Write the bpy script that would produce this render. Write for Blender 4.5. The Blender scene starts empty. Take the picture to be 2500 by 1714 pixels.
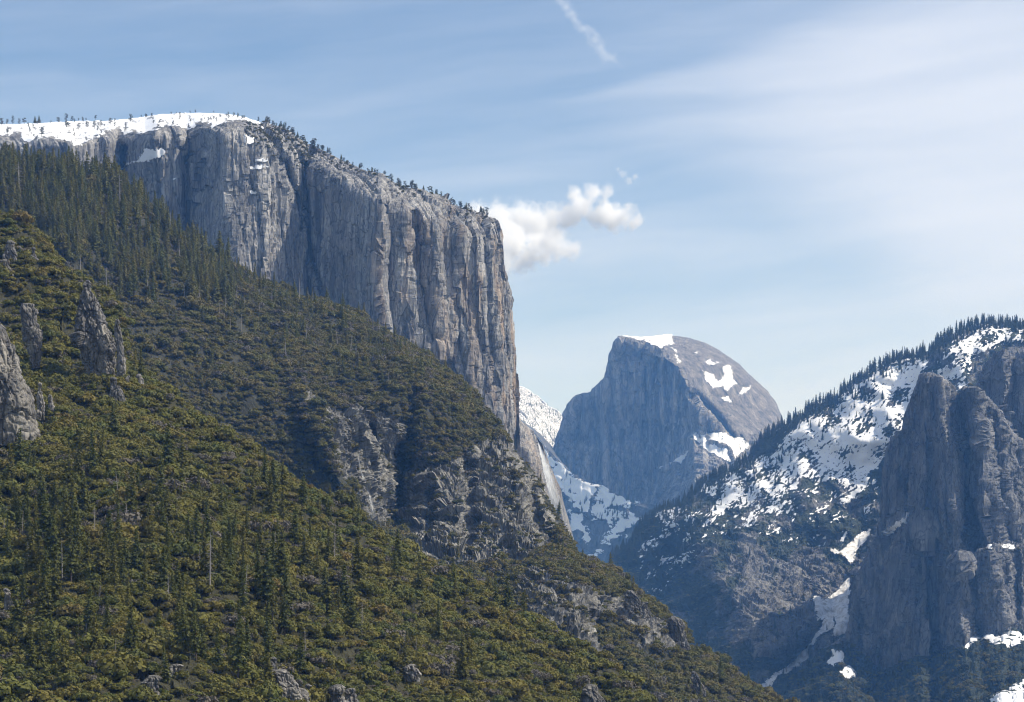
import bpy, math, random
import numpy as np
from mathutils import Vector

# ------------------------------------------------------------------ camera, sky, sun, exposure
S = bpy.context.scene
C = S.collection
F, CX, HY = 5500.0, 1250.0, 1370.0          # focal length and horizon, in pixels of a 2500-wide survey photo
cam = bpy.data.cameras.new('camera')
cam_o = bpy.data.objects.new('camera', cam)
C.objects.link(cam_o)
cam.sensor_width = 36.0
cam.lens = 36.0 * F / 2500.0
cam.shift_y = (HY - 857.0) / 2500.0
cam.clip_start = 1.0
cam.clip_end = 120000.0
cam_o.location = (0, 0, 0)
cam_o.rotation_euler = (math.pi / 2, 0, 0)
S.camera = cam_o

SUN_AZ, SUN_EL = math.radians(92), math.radians(53)
S.view_settings.view_transform = 'Standard'
S.view_settings.look = 'None'
S.view_settings.exposure = 0.14
S.view_settings.gamma = 1.0
S.render.engine = 'CYCLES'
cy = S.cycles
cy.max_bounces = 18
cy.diffuse_bounces = 3
cy.glossy_bounces = 1
cy.transmission_bounces = 3
cy.transparent_max_bounces = 12
cy.volume_bounces = 16
cy.use_denoising = True
cy.denoiser = 'OPENIMAGEDENOISE'
cy.denoising_input_passes = 'RGB_ALBEDO_NORMAL'
cy.denoising_prefilter = 'ACCURATE'
cy.filter_width = 1.1
cy.sample_clamp_indirect = 4.0


class NT:
    """small helper for node trees"""
    def __init__(s, tree):
        s.t = tree
        s.n = tree.nodes
        s.l = tree.links

    def new(s, kind, **kw):
        nd = s.n.new(kind)
        for k, v in kw.items():
            setattr(nd, k, v)
        return nd

    def put(s, sock, v):
        if isinstance(v, bpy.types.NodeSocket):
            s.l.new(v, sock)
        elif v is not None:
            if sock.type == 'RGBA' and not isinstance(v, (int, float)) and len(v) == 3:
                v = (*v, 1.0)
            sock.default_value = v

    def m(s, op, a, b=None, c=None, clamp=False):
        nd = s.new('ShaderNodeMath', operation=op)
        nd.use_clamp = clamp
        for i, v in enumerate((a, b, c)):
            if v is not None:
                s.put(nd.inputs[i], v)
        return nd.outputs[0]

    def v(s, op, a, b=None):
        nd = s.new('ShaderNodeVectorMath', operation=op)
        s.put(nd.inputs[0], a)
        if b is not None:
            s.put(nd.inputs[1], b)
        return nd.outputs['Value'] if op in ('LENGTH', 'DISTANCE', 'DOT_PRODUCT') else nd.outputs['Vector']

    def sm(s, x, lo, hi, a=0.0, b=1.0):
        nd = s.new('ShaderNodeMapRange', interpolation_type='SMOOTHSTEP')
        for i, v in enumerate((x, lo, hi, a, b)):
            s.put(nd.inputs[i], v)
        return nd.outputs[0]

    def mix(s, f, a, b, blend='MIX'):
        nd = s.new('ShaderNodeMix', data_type='RGBA', blend_type=blend)
        nd.clamp_factor = True
        s.put(nd.inputs[0], f)
        s.put(nd.inputs[6], a)
        s.put(nd.inputs[7], b)
        return nd.outputs[2]

    def noise(s, vec, scale=1.0, detail=4.0, rough=0.55, dist=0.0, dims='3D'):
        nd = s.new('ShaderNodeTexNoise', noise_dimensions=dims)
        s.put(nd.inputs['Vector'], vec)
        nd.inputs['Scale'].default_value = scale
        nd.inputs['Detail'].default_value = detail
        nd.inputs['Roughness'].default_value = rough
        nd.inputs['Distortion'].default_value = dist
        return nd.outputs['Fac']

    def scale(s, vec, k):
        return s.v('MULTIPLY', vec, k)

    def comb(s, x, y, z):
        nd = s.new('ShaderNodeCombineXYZ')
        for i, q in enumerate((x, y, z)):
            s.put(nd.inputs[i], q)
        return nd.outputs[0]

    def sep(s, vec):
        nd = s.new('ShaderNodeSeparateXYZ')
        s.put(nd.inputs[0], vec)
        return nd.outputs


# ---- the sky: Nishita air with thin high cirrus
world = bpy.data.worlds.new('World')
S.world = world
world.use_nodes = True
g = NT(world.node_tree)
bg = g.n['Background']
sky = g.new('ShaderNodeTexSky', sky_type='NISHITA')
sky.sun_disc = False
sky.sun_elevation = SUN_EL
sky.sun_rotation = SUN_AZ
sky.altitude = 1400
sky.air_density = 1.0
sky.dust_density = 0.3
sky.ozone_density = 3.0
d = g.sep(g.new('ShaderNodeTexCoord').outputs['Generated'])
az = g.m('ARCTAN2', d[0], d[1])
el = g.m('ARCSINE', d[2])
az2 = g.m('ADD', az, g.m('MULTIPLY', el, 0.35))
wp = g.noise(g.comb(g.m('MULTIPLY', az, 9), g.m('MULTIPLY', el, 16), 0.3), 1, 3)
e_w = g.m('ADD', g.m('SUBTRACT', el, g.m('MULTIPLY', az, 0.10)), g.m('MULTIPLY', wp, 0.020))
n1 = g.noise(g.comb(g.m('MULTIPLY', az, 5.0), g.m('MULTIPLY', e_w, 46), 4.0), 1, 6, 0.55, 0.2)
n2 = g.noise(g.comb(g.m('MULTIPLY', az, 3.4), g.m('MULTIPLY', e_w, 9), 8.0), 1, 5, 0.5, 0.3)
veil = g.m('ADD', g.m('MULTIPLY', n1, 0.85), g.m('MULTIPLY', n2, 0.65))
high = g.sm(el, 0.05, 0.24, 0.34, -0.08)
# a fan of thicker cloud that opens to the right
dx = g.m('SUBTRACT', az, 0.012)
dy = g.m('SUBTRACT', el, 0.199)
slope = g.m('DIVIDE', dy, g.m('MAXIMUM', dx, 0.012))
slope = g.m('ADD', slope, g.m('MULTIPLY', g.m('SUBTRACT', n2, 0.5), 0.45))
fan = g.m('MULTIPLY', g.sm(slope, -0.62, -0.22), g.sm(slope, 0.10, 0.42, 1.0, 0.0))
fan = g.m('MULTIPLY', fan, g.sm(dx, 0.0, 0.2, 0.0, 0.58))
rim = g.m('MULTIPLY', g.sm(slope, 0.04, 0.21), g.sm(slope, 0.20, 0.34, 1.0, 0.0))
rim = g.m('MULTIPLY', rim, g.m('MULTIPLY', g.sm(dx, -0.01, 0.05), g.sm(dx, 0.06, 0.26, 0.22, 0.06)))
low_r = g.m('MULTIPLY', g.sm(az, -0.02, 0.24, 0.0, 0.20), g.sm(el, 0.10, 0.2, 1.0, 0.2))
veil = g.m('ADD', g.m('ADD', g.m('ADD', veil, fan), g.m('ADD', high, rim)), low_r)
fac = g.sm(veil, 0.32, 1.68, 0.0, 0.84)
col = g.mix(fac, sky.outputs[0], (6.9, 7.35, 8.4))
g.put(bg.inputs['Color'], col)
bg.inputs['Strength'].default_value = 0.115

sun = bpy.data.lights.new('sun', 'SUN')
sun_o = bpy.data.objects.new('sun', sun)
C.objects.link(sun_o)
sun.energy = 5.0
sun.angle = math.radians(0.53)
sun.color = (1.0, 0.955, 0.88)
sdir = Vector((math.sin(SUN_AZ) * math.cos(SUN_EL), math.cos(SUN_AZ) * math.cos(SUN_EL), math.sin(SUN_EL)))
sun_o.rotation_euler = (-sdir).to_track_quat('-Z', 'Y').to_euler()
sun_o.location = sdir * 3000

# ------------------------------------------------------------------ noise on arrays
RNG = np.random.default_rng(11)
random.seed(5)
_G = RNG.normal(size=(256, 3))
_G /= np.linalg.norm(_G, axis=1, keepdims=True)


def _h(ix, iy, iz):
    h = (ix.astype(np.int64) * 73856093) ^ (iy.astype(np.int64) * 19349663) ^ (iz.astype(np.int64) * 83492791)
    h &= 0xffffffff
    h = ((h ^ (h >> 15)) * 0x2c1b3c6d) & 0xffffffff
    h = ((h ^ (h >> 12)) * 0x297a2d39) & 0xffffffff
    return h ^ (h >> 15)


def perlin(x, y, z, seed=0):
    x, y, z = (np.asarray(q, float) for q in (x, y, z))
    x, y, z = np.broadcast_arrays(x, y, z)
    z = z + seed * 17.31
    i, j, k = np.floor(x), np.floor(y), np.floor(z)
    fx, fy, fz = x - i, y - j, z - k
    u, v, w = (q * q * q * (q * (q * 6 - 15) + 10) for q in (fx, fy, fz))
    out = 0
    for a in (0, 1):
        for b in (0, 1):
            for c in (0, 1):
                gr = _G[_h(i + a, j + b, k + c) & 255]
                dot = gr[..., 0] * (fx - a) + gr[..., 1] * (fy - b) + gr[..., 2] * (fz - c)
                out = out + dot * (u if a else 1 - u) * (v if b else 1 - v) * (w if c else 1 - w)
    return out * 1.6


def fbm(x, y, z, octs=4, seed=0, gain=0.5, ridged=False):
    a, s, f = 1.0, 0, 1.0
    for o in range(octs):
        p = perlin(x * f, y * f, z * f, seed + o)
        s = s + a * ((1 - 2 * np.abs(p)) if ridged else p)
        a *= gain
        f *= 2.03
    return s


def worley(x, y, seed=0):
    """2-D cells: distance to nearest point, edge distance, offset from it and three random numbers of the cell"""
    i, j = np.floor(x), np.floor(y)
    best = np.full(x.shape, 9.0)
    sec = np.full(x.shape, 9.0)
    bx, by = np.zeros_like(x), np.zeros_like(x)
    bh = np.zeros(x.shape, np.int64)
    for a in (-1, 0, 1):
        for b in (-1, 0, 1):
            h = _h(i + a, j + b, np.full(x.shape, seed * 31 + 7))
            ox, oy = (h & 1023) / 1023.0, ((h >> 10) & 1023) / 1023.0
            dx, dy = x - (i + a + ox), y - (j + b + oy)
            dd = np.sqrt(dx * dx + dy * dy)
            c = dd < best
            sec = np.where(c, best, np.minimum(sec, dd))
            best = np.where(c, dd, best)
            bx, by, bh = np.where(c, dx, bx), np.where(c, dy, by), np.where(c, h, bh)
    h2 = _h(bh, bh >> 7, bh * 3 + 5)
    r = [((h2 >> s_) & 1023) / 1023.0 for s_ in (0, 10, 20)]
    return best, sec - best, bx, by, r


def sstep(x, a, b):
    t = np.clip((x - a) / (b - a), 0, 1)
    return t * t * (3 - 2 * t)


def rbf(pts):
    pts = np.array(pts, float)
    q = pts[:, :2] / 1000.0
    n = len(q)
    A = np.zeros((n + 3, n + 3))
    A[:n, :n] = np.sqrt(((q[:, None] - q[None]) ** 2).sum(-1) + 0.0004)
    A[:n, n] = 1
    A[:n, n + 1:] = q
    A[n, :n] = 1
    A[n + 1:, :n] = q.T
    w = np.linalg.solve(A, np.concatenate([pts[:, 2], [0, 0, 0]]))

    def f(px, py):
        x, y = px / 1000.0, py / 1000.0
        o = w[n] + w[n + 1] * x + w[n + 2] * y
        for k in range(n):
            o = o + w[k] * np.sqrt((x - q[k, 0]) ** 2 + (y - q[k, 1]) ** 2 + 0.0004)
        return o
    return f


def poly_sd(px, py, poly):
    """signed distance in pixels to a polygon, positive inside"""
    P = np.array(poly, float)
    Q = np.roll(P, -1, 0)
    best = np.full(px.shape, 1e9)
    ins = np.zeros(px.shape, bool)
    for (x0, y0), (x1, y1) in zip(P, Q):
        dx, dy = x1 - x0, y1 - y0
        t = np.clip(((px - x0) * dx + (py - y0) * dy) / (dx * dx + dy * dy + 1e-9), 0, 1)
        best = np.minimum(best, (px - x0 - t * dx) ** 2 + (py - y0 - t * dy) ** 2)
        if y0 != y1:
            ins ^= ((y0 > py) != (y1 > py)) & (px < (x1 - x0) * (py - y0) / (y1 - y0) + x0)
    return np.where(ins, 1, -1) * np.sqrt(best)


def line_d(px, py, line):
    P = np.array(line, float)
    best = np.full(px.shape, 1e9)
    for (x0, y0), (x1, y1) in zip(P[:-1], P[1:]):
        dx, dy = x1 - x0, y1 - y0
        t = np.clip(((px - x0) * dx + (py - y0) * dy) / (dx * dx + dy * dy + 1e-9), 0, 1)
        best = np.minimum(best, (px - x0 - t * dx) ** 2 + (py - y0 - t * dy) ** 2)
    return np.sqrt(best)


def W(px, py, D):
    return np.stack([(px - CX) / F * D, D + 0 * px, (HY - py) / F * D], -1)


def box_blur(a, r):
    for ax in (0, 1):
        p = np.concatenate([np.repeat(a.take([0], ax), r + 1, ax), a, np.repeat(a.take([-1], ax), r, ax)], ax)
        c = np.cumsum(p, ax)
        n = a.shape[ax]
        a = (c.take(range(2 * r + 1, 2 * r + 1 + n), ax) - c.take(range(0, n), ax)) / (2 * r + 1)
    return a


# ------------------------------------------------------------------ mesh helpers
def mesh_from(name, verts, faces, smooth=False, attrs=None):
    """faces: (n,3) or (n,4) array or a list of such arrays"""
    me = bpy.data.meshes.new(name)
    fs = faces if isinstance(faces, list) else [faces]
    fs = [np.asarray(f, np.int32) for f in fs if len(f)]
    verts = np.asarray(verts, np.float32)
    me.vertices.add(len(verts))
    me.vertices.foreach_set('co', verts.ravel())
    loops = np.concatenate([f.ravel() for f in fs])
    tot = np.concatenate([np.full(len(f), f.shape[1], np.int32) for f in fs])
    start = np.concatenate([[0], np.cumsum(tot)[:-1]]).astype(np.int32)
    me.loops.add(len(loops))
    me.loops.foreach_set('vertex_index', loops)
    me.polygons.add(len(tot))
    me.polygons.foreach_set('loop_start', start)
    me.polygons.foreach_set('loop_total', tot)
    me.polygons.foreach_set('use_smooth', np.full(len(tot), smooth))
    for k, v in (attrs or {}).items():
        a = me.attributes.new(k, 'FLOAT', 'POINT')
        a.data.foreach_set('value', np.asarray(v, np.float32).ravel())
    me.update(calc_edges=True)
    return me


def link(name, me, mat=None, parent=None, **props):
    o = bpy.data.objects.new(name, me)
    C.objects.link(o)
    if mat is not None and me is not None and len(me.materials) == 0:
        for q in (mat if isinstance(mat, (list, tuple)) else [mat]):
            me.materials.append(q)
    if parent is not None:
        o.parent = parent
    for k, v in props.items():
        if v:
            o[k] = v
    return o


def edge_keep(px, py, sk):
    # relief dies out where the form turns away at a steep outline
    steep = []
    for (x0, y0), (x1, y1) in zip(sk[:-1], sk[1:]):
        if abs(y1 - y0) > 2.0 * abs(x1 - x0) and abs(y1 - y0) > 12:
            steep.append(((x0, y0), (x1, y1)))
    d = np.full(px.shape, 1e9)
    for a_, b_ in steep:
        d = np.minimum(d, line_d(px, py, [a_, b_]))
    return 0.25 + 0.75 * sstep(d, 0, 9)


class Land:
    pass


def landform(name, skyline, bottom, depth, step, disp, mat, rough=2.0, back=None, rough_len=14.0,
             rowstep=None, attrs=None, seed=0, center=None, **props):
    sk = np.array(skyline, float)
    seg = np.hypot(*np.diff(sk, axis=0).T)
    s = np.concatenate([[0], np.cumsum(seg)])
    n = int(s[-1] / step)
    u = np.linspace(0, s[-1], n)
    px, py = np.interp(u, s, sk[:, 0]), np.interp(u, s, sk[:, 1])
    tx, ty = np.gradient(px), np.gradient(py)
    ln = np.hypot(tx, ty)
    r = (fbm(u / rough_len, 0 * u + seed * 3.3, 0 * u, 4, seed, 0.6)) * rough
    px, py = px + ty / ln * r, py - tx / ln * r
    px = np.maximum.accumulate(px + np.arange(n) * 1e-3)
    bot = bottom(px) if callable(bottom) else np.full(n, float(bottom))
    m = int(np.max(bot - py) / (rowstep or step))
    t = np.linspace(0, 1, m)[:, None]
    PX = np.repeat(px[None], m, 0)
    PY = bot[None] + (py - bot)[None] * t
    D = depth(PX, PY, np.repeat(py[None], m, 0))
    P = W(PX, PY, D)
    gu, gv = np.gradient(P, axis=1), np.gradient(P, axis=0)
    N = np.cross(gu, gv)
    N /= np.linalg.norm(N, axis=-1, keepdims=True) + 1e-12
    N *= np.where((N * P).sum(-1, keepdims=True) > 0, -1, 1)
    dsp = disp(P, PX, PY) if disp else np.zeros_like(D)
    dsp = dsp * (0.3 + 0.7 * sstep(np.hypot(0.0, PY - py[None]), 0, 9)) * edge_keep(PX, PY, sk)
    L = Land()
    L.base, L.N, L.dsp = P, N, dsp
    Pd = P + N * dsp[..., None]
    L.PX, L.PY, L.P = PX, PY, Pd
    L.shape = (m, n)
    L.skyx, L.skyy = px, py
    # the far side, behind the crest
    if back is None:
        back = [(12, 3, 60), (30, 10, 200), (70, 40, 500), (140, 120, 1000)]
    cen = center if center is not None else px.mean()
    rows = [Pd.reshape(-1, 3)]
    for (sh, dn, dd) in back:
        k = np.clip((cen - px) / (np.abs(cen - px).max() + 1e-6), -1, 1)
        Db = Pd[-1, :, 1] + dd
        bx = (Pd[-1, :, 0] / Pd[-1, :, 1]) * F + CX + k * sh
        by = HY - (Pd[-1, :, 2] / Pd[-1, :, 1]) * F + dn
        rows.append(W(bx, by, Db))
    L.rear = np.stack([q_.reshape(n, 3) for q_ in [Pd[-1]] + rows[1:]])
    V = np.concatenate(rows)
    M = m + len(back)
    idx = np.arange(M * n).reshape(M, n)
    faces = np.stack([idx[:-1, :-1], idx[:-1, 1:], idx[1:, 1:], idx[1:, :-1]], -1).reshape(-1, 4)
    at = {}
    for k, fn in (attrs or {}).items():
        a = fn(PX, PY, P, N)
        at[k] = np.concatenate([a.ravel(), np.tile(a[-1], len(back))])
    me = mesh_from(name, V, faces, False, at)
    L.obj = link(name, me, mat, **props)
    # world area of each cell
    e1 = Pd[1:, :-1] - Pd[:-1, :-1]
    e2 = Pd[:-1, 1:] - Pd[:-1, :-1]
    L.area = np.linalg.norm(np.cross(e1, e2), axis=-1)
    return L


def drape(L, field, name, mat, lift=1.5, blur=3, smooth=True, soft=5.0, **props):
    """cuts the part of a landform's surface where field > 0 and lays it on the ground as its own sheet"""
    m, n = L.shape
    d = L.dsp
    if blur:
        d = 0.5 * box_blur(d, blur) + 0.5 * np.minimum(d, box_blur(d, blur))
    P = (L.base + L.N * (d + lift)[..., None]).reshape(-1, 3)
    v = field.ravel() + soft
    idx = np.arange(m * n).reshape(m, n)
    a, b, c, e = idx[:-1, :-1], idx[:-1, 1:], idx[1:, 1:], idx[1:, :-1]
    T = np.concatenate([np.stack([a, b, c], -1).reshape(-1, 3), np.stack([a, c, e], -1).reshape(-1, 3)])
    pos = v[T] > 0
    cnt = pos.sum(1)
    full = T[cnt == 3]
    keys, tris = [], []
    BIG = m * n

    def vk(i):
        return i.astype(np.int64) * BIG + i

    def ek(i, j):
        lo, hi = np.minimum(i, j), np.maximum(i, j)
        return lo.astype(np.int64) * BIG + hi
    tris.append(np.stack([vk(full[:, q]) for q in range(3)], -1))
    for want, lone in ((1, True), (2, False)):
        t = T[cnt == want]
        p = pos[cnt == want]
        k = np.argmax(p == lone, 1)
        t = np.stack([t[np.arange(len(t)), (k + q) % 3] for q in range(3)], -1)
        i, j, l = t[:, 0], t[:, 1], t[:, 2]
        if want == 1:
            tris.append(np.stack([vk(i), ek(i, j), ek(i, l)], -1))
        else:
            tris.append(np.stack([ek(i, j), vk(j), vk(l)], -1))
            tris.append(np.stack([ek(i, j), vk(l), ek(i, l)], -1))
    K = np.concatenate(tris)
    if not len(K):
        return None
    uq, inv = np.unique(K.ravel(), return_inverse=True)
    i, j = uq // BIG, uq % BIG
    den = v[i] - v[j]
    w = np.where(i == j, 0.0, v[i] / np.where(np.abs(den) < 1e-9, 1, den))[:, None]
    V = P[i] * (1 - w) + P[j] * w
    fv = (v[i] * (1 - w[:, 0]) + v[j] * w[:, 0] - soft) / soft
    return link(name, mesh_from(name, V, inv.reshape(-1, 3), smooth, {'cover': fv}), mat, **props)


def at_px(L, px, py):
    """point of a landform's surface seen at this place"""
    c = int(np.clip(np.searchsorted(L.skyx, px), 0, L.shape[1] - 1))
    r = int(np.argmin(np.abs(L.PY[:, c] - py)))
    return L.P[r, c].copy()


def scatter(L, count, dens, rng):
    """random places on a landform, by world area times dens(px, py)"""
    pc = (L.PX[:-1, :-1], L.PY[:-1, :-1])
    w = L.area * np.clip(dens(*pc), 0, None)
    tot = w.sum()
    if tot <= 0:
        return np.zeros((0, 3)), np.zeros((0, 2))
    ch = rng.choice(w.size, size=count, p=(w / tot).ravel())
    r, c = np.unravel_index(ch, w.shape)
    a, b = rng.random((2, count, 1))
    P = L.P
    q = P[r, c] * (1 - a) * (1 - b) + P[r, c + 1] * a * (1 - b) + P[r + 1, c] * (1 - a) * b + P[r + 1, c + 1] * a * b
    return q, np.stack([L.PX[r, c], L.PY[r, c]], -1)


# ------------------------------------------------------------------ materials
def material(name, rough=0.9, spec=0.2):
    m = bpy.data.materials.new(name)
    m.use_nodes = True
    t = NT(m.node_tree)
    b = t.n['Principled BSDF']
    b.inputs['Roughness'].default_value = rough
    b.inputs['Specular IOR Level'].default_value = spec
    return m, t, b


def bump(t, b, h, strength, dist):
    nd = t.new('ShaderNodeBump')
    nd.inputs['Strength'].default_value = strength
    nd.inputs['Distance'].default_value = dist
    t.put(nd.inputs['Height'], h)
    t.l.new(nd.outputs[0], b.inputs['Normal'])


def rock_material(name, mid, dark, pale, tan=(0.36, 0.25, 0.15), unit=1.0, streak=14.0, dark_amt=0.55, tan_amt=0.0,
                  soil=None, bump_d=2.0, fine=1.0):
    """granite: blotches, run-down water streaks, ochre stains where the 'tan' attribute allows, soil where 'veg' is set"""
    m, t, b = material(name)
    P = t.new('ShaderNodeTexCoord').outputs['Object']
    u = 1.0 / unit
    st = t.noise(t.scale(P, (u / streak, u / streak, u / (streak * 16))), 1, 6, 0.62, 0.35)
    st2 = t.noise(t.scale(P, (u / (streak * 3.2), u / (streak * 3.2), u / (streak * 22))), 1, 4, 0.6, 0.5)
    bl = t.noise(t.scale(P, (u / 45, u / 45, u / 70)), 1, 6, 0.65, 0.3)
    fi = t.noise(t.scale(P, (u / (5 * fine),) * 3), 1, 5, 0.7)
    c = t.mix(t.sm(bl, 0.36, 0.66), mid, pale)
    c = t.mix(t.m('MULTIPLY', t.sm(st, 0.50, 0.68), dark_amt), c, dark)
    c = t.mix(t.m('MULTIPLY', t.sm(st2, 0.48, 0.66), dark_amt * 0.75), c, dark)
    if tan_amt:
        ta = t.new('ShaderNodeAttribute', attribute_name='tan').outputs['Fac']
        ts = t.noise(t.scale(P, (u / 34, u / 34, u / 300)), 1, 5, 0.6, 0.5)
        c = t.mix(t.m('MULTIPLY', t.m('MULTIPLY', t.sm(ts, 0.46, 0.60), ta), tan_amt), c, tan)
    wv = t.new('ShaderNodeTexNoise')
    t.put(wv.inputs['Vector'], t.scale(P, (u / 20, u / 20, u / 50)))
    wv.inputs['Scale'].default_value = 1
    Pw = t.v('ADD', P, t.scale(t.v('SUBTRACT', wv.outputs['Color'], (0.5, 0.5, 0.5)), (unit * 12,) * 3))
    for sx_, sz_, k_, w_ in ((26, 150, 0.42, 0.03), (9, 48, 0.34, 0.045)):
        vec = t.scale(Pw, (u / sx_, u / sx_, u / sz_))
        vo = t.new('ShaderNodeTexVoronoi')
        t.put(vo.inputs['Vector'], vec)
        vo.inputs['Scale'].default_value = 1
        ve_ = t.new('ShaderNodeTexVoronoi', feature='DISTANCE_TO_EDGE')
        t.put(ve_.inputs['Vector'], vec)
        ve_.inputs['Scale'].default_value = 1
        kk = t.m('ADD', 1.0 - k_ * 0.55, t.m('MULTIPLY', t.sep(vo.outputs['Color'])[0], k_))
        kk = t.m('MULTIPLY', kk, t.sm(ve_.outputs['Distance'], 0.0, w_, 0.45, 1.0))
        c = t.mix(1.0, c, t.comb(kk, kk, kk), 'MULTIPLY')
    c = t.mix(t.sm(fi, 0.3, 0.75, 0.0, 0.35), c, dark)
    if soil is not None:
        ve = t.new('ShaderNodeAttribute', attribute_name='veg').outputs['Fac']
        so = t.mix(t.sm(fi, 0.35, 0.65), soil, tuple(q * 1.9 for q in soil))
        c = t.mix(t.sm(t.m('ADD', ve, t.m('MULTIPLY', t.m('SUBTRACT', bl, 0.5), 0.9)), 0.40, 0.60), c, so)
    t.put(b.inputs['Base Color'], c)
    h = t.m('ADD', t.m('MULTIPLY', st, 0.6), t.m('MULTIPLY', t.noise(t.scale(P, (u / 9, u / 9, u / 30)), 1, 7, 0.68, 0.4), 1.0))
    h = t.m('ADD', h, t.m('MULTIPLY', fi, 0.4))
    bump(t, b, h, 1.0, bump_d * unit)
    return m


M = {}
M['wall'] = rock_material('granite_wall', (0.28, 0.27, 0.26), (0.075, 0.078, 0.085), (0.44, 0.42, 0.39), (0.46, 0.33, 0.21), tan_amt=0.72, streak=7.0, dark_amt=0.85, bump_d=3.0)
M['dome'] = rock_material('granite_dome', (0.21, 0.20, 0.195), (0.06, 0.06, 0.065), (0.34, 0.31, 0.28), (0.52, 0.50, 0.47), tan_amt=1.0, unit=1.4, streak=9, dark_amt=0.85, bump_d=4.0)
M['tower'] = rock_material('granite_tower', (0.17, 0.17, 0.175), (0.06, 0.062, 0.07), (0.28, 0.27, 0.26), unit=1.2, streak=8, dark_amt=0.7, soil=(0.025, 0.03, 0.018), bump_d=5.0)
M['ridge'] = rock_material('ridge_ground', (0.17, 0.165, 0.16), (0.07, 0.07, 0.075), (0.27, 0.26, 0.24), unit=1.3, dark_amt=0.4, soil=(0.030, 0.036, 0.020), bump_d=4.0)
M['mid'] = rock_material('hillside_rock', (0.19, 0.18, 0.16), (0.05, 0.05, 0.05), (0.33, 0.31, 0.26), unit=0.45, streak=8, dark_amt=0.65, soil=(0.030, 0.029, 0.018), bump_d=3.0)
M['near'] = rock_material('scrub_ground', (0.24, 0.22, 0.18), (0.08, 0.075, 0.06), (0.36, 0.33, 0.28), unit=0.4, dark_amt=0.5, soil=(0.030, 0.028, 0.014), bump_d=2.0)
M['crag'] = rock_material('crag_rock', (0.17, 0.16, 0.15), (0.045, 0.045, 0.045), (0.35, 0.32, 0.27), (0.45, 0.30, 0.17), unit=0.3, streak=7, dark_amt=0.75, bump_d=2.5)
M['far'] = rock_material('far_peak_rock', (0.20, 0.20, 0.21), (0.10, 0.10, 0.11), (0.27, 0.27, 0.27), unit=2.5, dark_amt=0.3, bump_d=4.0)
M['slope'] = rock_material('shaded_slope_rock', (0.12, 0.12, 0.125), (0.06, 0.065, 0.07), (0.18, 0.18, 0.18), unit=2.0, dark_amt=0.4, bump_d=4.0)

m, t, b = material('snow', 0.6, 0.3)
P_ = t.new('ShaderNodeTexCoord').outputs['Object']
t.put(b.inputs['Base Color'], t.mix(t.noise(t.scale(P_, (1 / 40,) * 3), 1, 5), (0.84, 0.86, 0.90), (0.93, 0.93, 0.93)))
bump(t, b, t.noise(t.scale(P_, (1 / 25, 1 / 25, 1 / 25)), 1, 4), 0.5, 2.0)
def snow_edge(t, b, P):
    cv = t.new('ShaderNodeAttribute', attribute_name='cover').outputs['Fac']
    n = t.noise(t.scale(P, (1 / 9, 1 / 9, 1 / 6)), 1, 5, 0.65)
    a = t.m('ADD', cv, t.m('MULTIPLY', t.m('SUBTRACT', n, 0.5), 3.6))
    t.put(b.inputs['Alpha'], t.sm(a, -0.12, 0.22))


snow_edge(t, b, P_)
M['snow'] = m
m, t, b = material('dirty_snow', 0.7, 0.2)
P_ = t.new('ShaderNodeTexCoord').outputs['Object']
t.put(b.inputs['Base Color'], t.mix(t.sm(t.noise(t.scale(P_, (1 / 14, 1 / 14, 1 / 60)), 1, 6, 0.7), 0.4, 0.72), (0.80, 0.80, 0.80), (0.36, 0.34, 0.31)))
snow_edge(t, b, P_)
M['dirty_snow'] = m


def leaf_material(name, cols, trans=0.22):
    """cols: colours picked per plant, with small patches inside one crown"""
    m, t, b = material(name, 0.75, 0.15)
    oi = t.new('ShaderNodeObjectInfo')
    r = t.m('FRACT', t.m('ADD', t.m('MULTIPLY', oi.outputs['Random'], 0.45), t.m('MULTIPLY', t.noise(t.scale(oi.outputs['Location'], (1 / 45,) * 3), 1, 3), 1.3)))
    rp = t.new('ShaderNodeValToRGB')
    rp.color_ramp.elements.remove(rp.color_ramp.elements[0])
    for i, cc in enumerate(cols):
        e = rp.color_ramp.elements[0] if i == 0 else rp.color_ramp.elements.new(i / (len(cols) - 1))
        e.position = i / max(1, len(cols) - 1)
        e.color = (*cc, 1)
    t.put(rp.inputs[0], r)
    P = t.new('ShaderNodeTexCoord').outputs['Object']
    n = t.noise(t.scale(P, (0.55,) * 3), 1, 3, 0.6)
    k = t.sm(n, 0.3, 0.7, 0.78, 1.25)
    c = t.mix(1.0, rp.outputs[0], t.comb(k, k, t.m('MULTIPLY', k, 0.95)), 'MULTIPLY')
    t.put(b.inputs['Base Color'], c)
    tr = t.new('ShaderNodeBsdfTranslucent')
    t.put(tr.inputs['Color'], t.mix(1.0, c, (1.3, 1.25, 0.7), 'MULTIPLY'))
    mx = t.new('ShaderNodeMixShader')
    mx.inputs[0].default_value = trans
    t.l.new(b.outputs[0], mx.inputs[1])
    t.l.new(tr.outputs[0], mx.inputs[2])
    t.l.new(mx.outputs[0], t.n['Material Output'].inputs[0])
    return m


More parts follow.
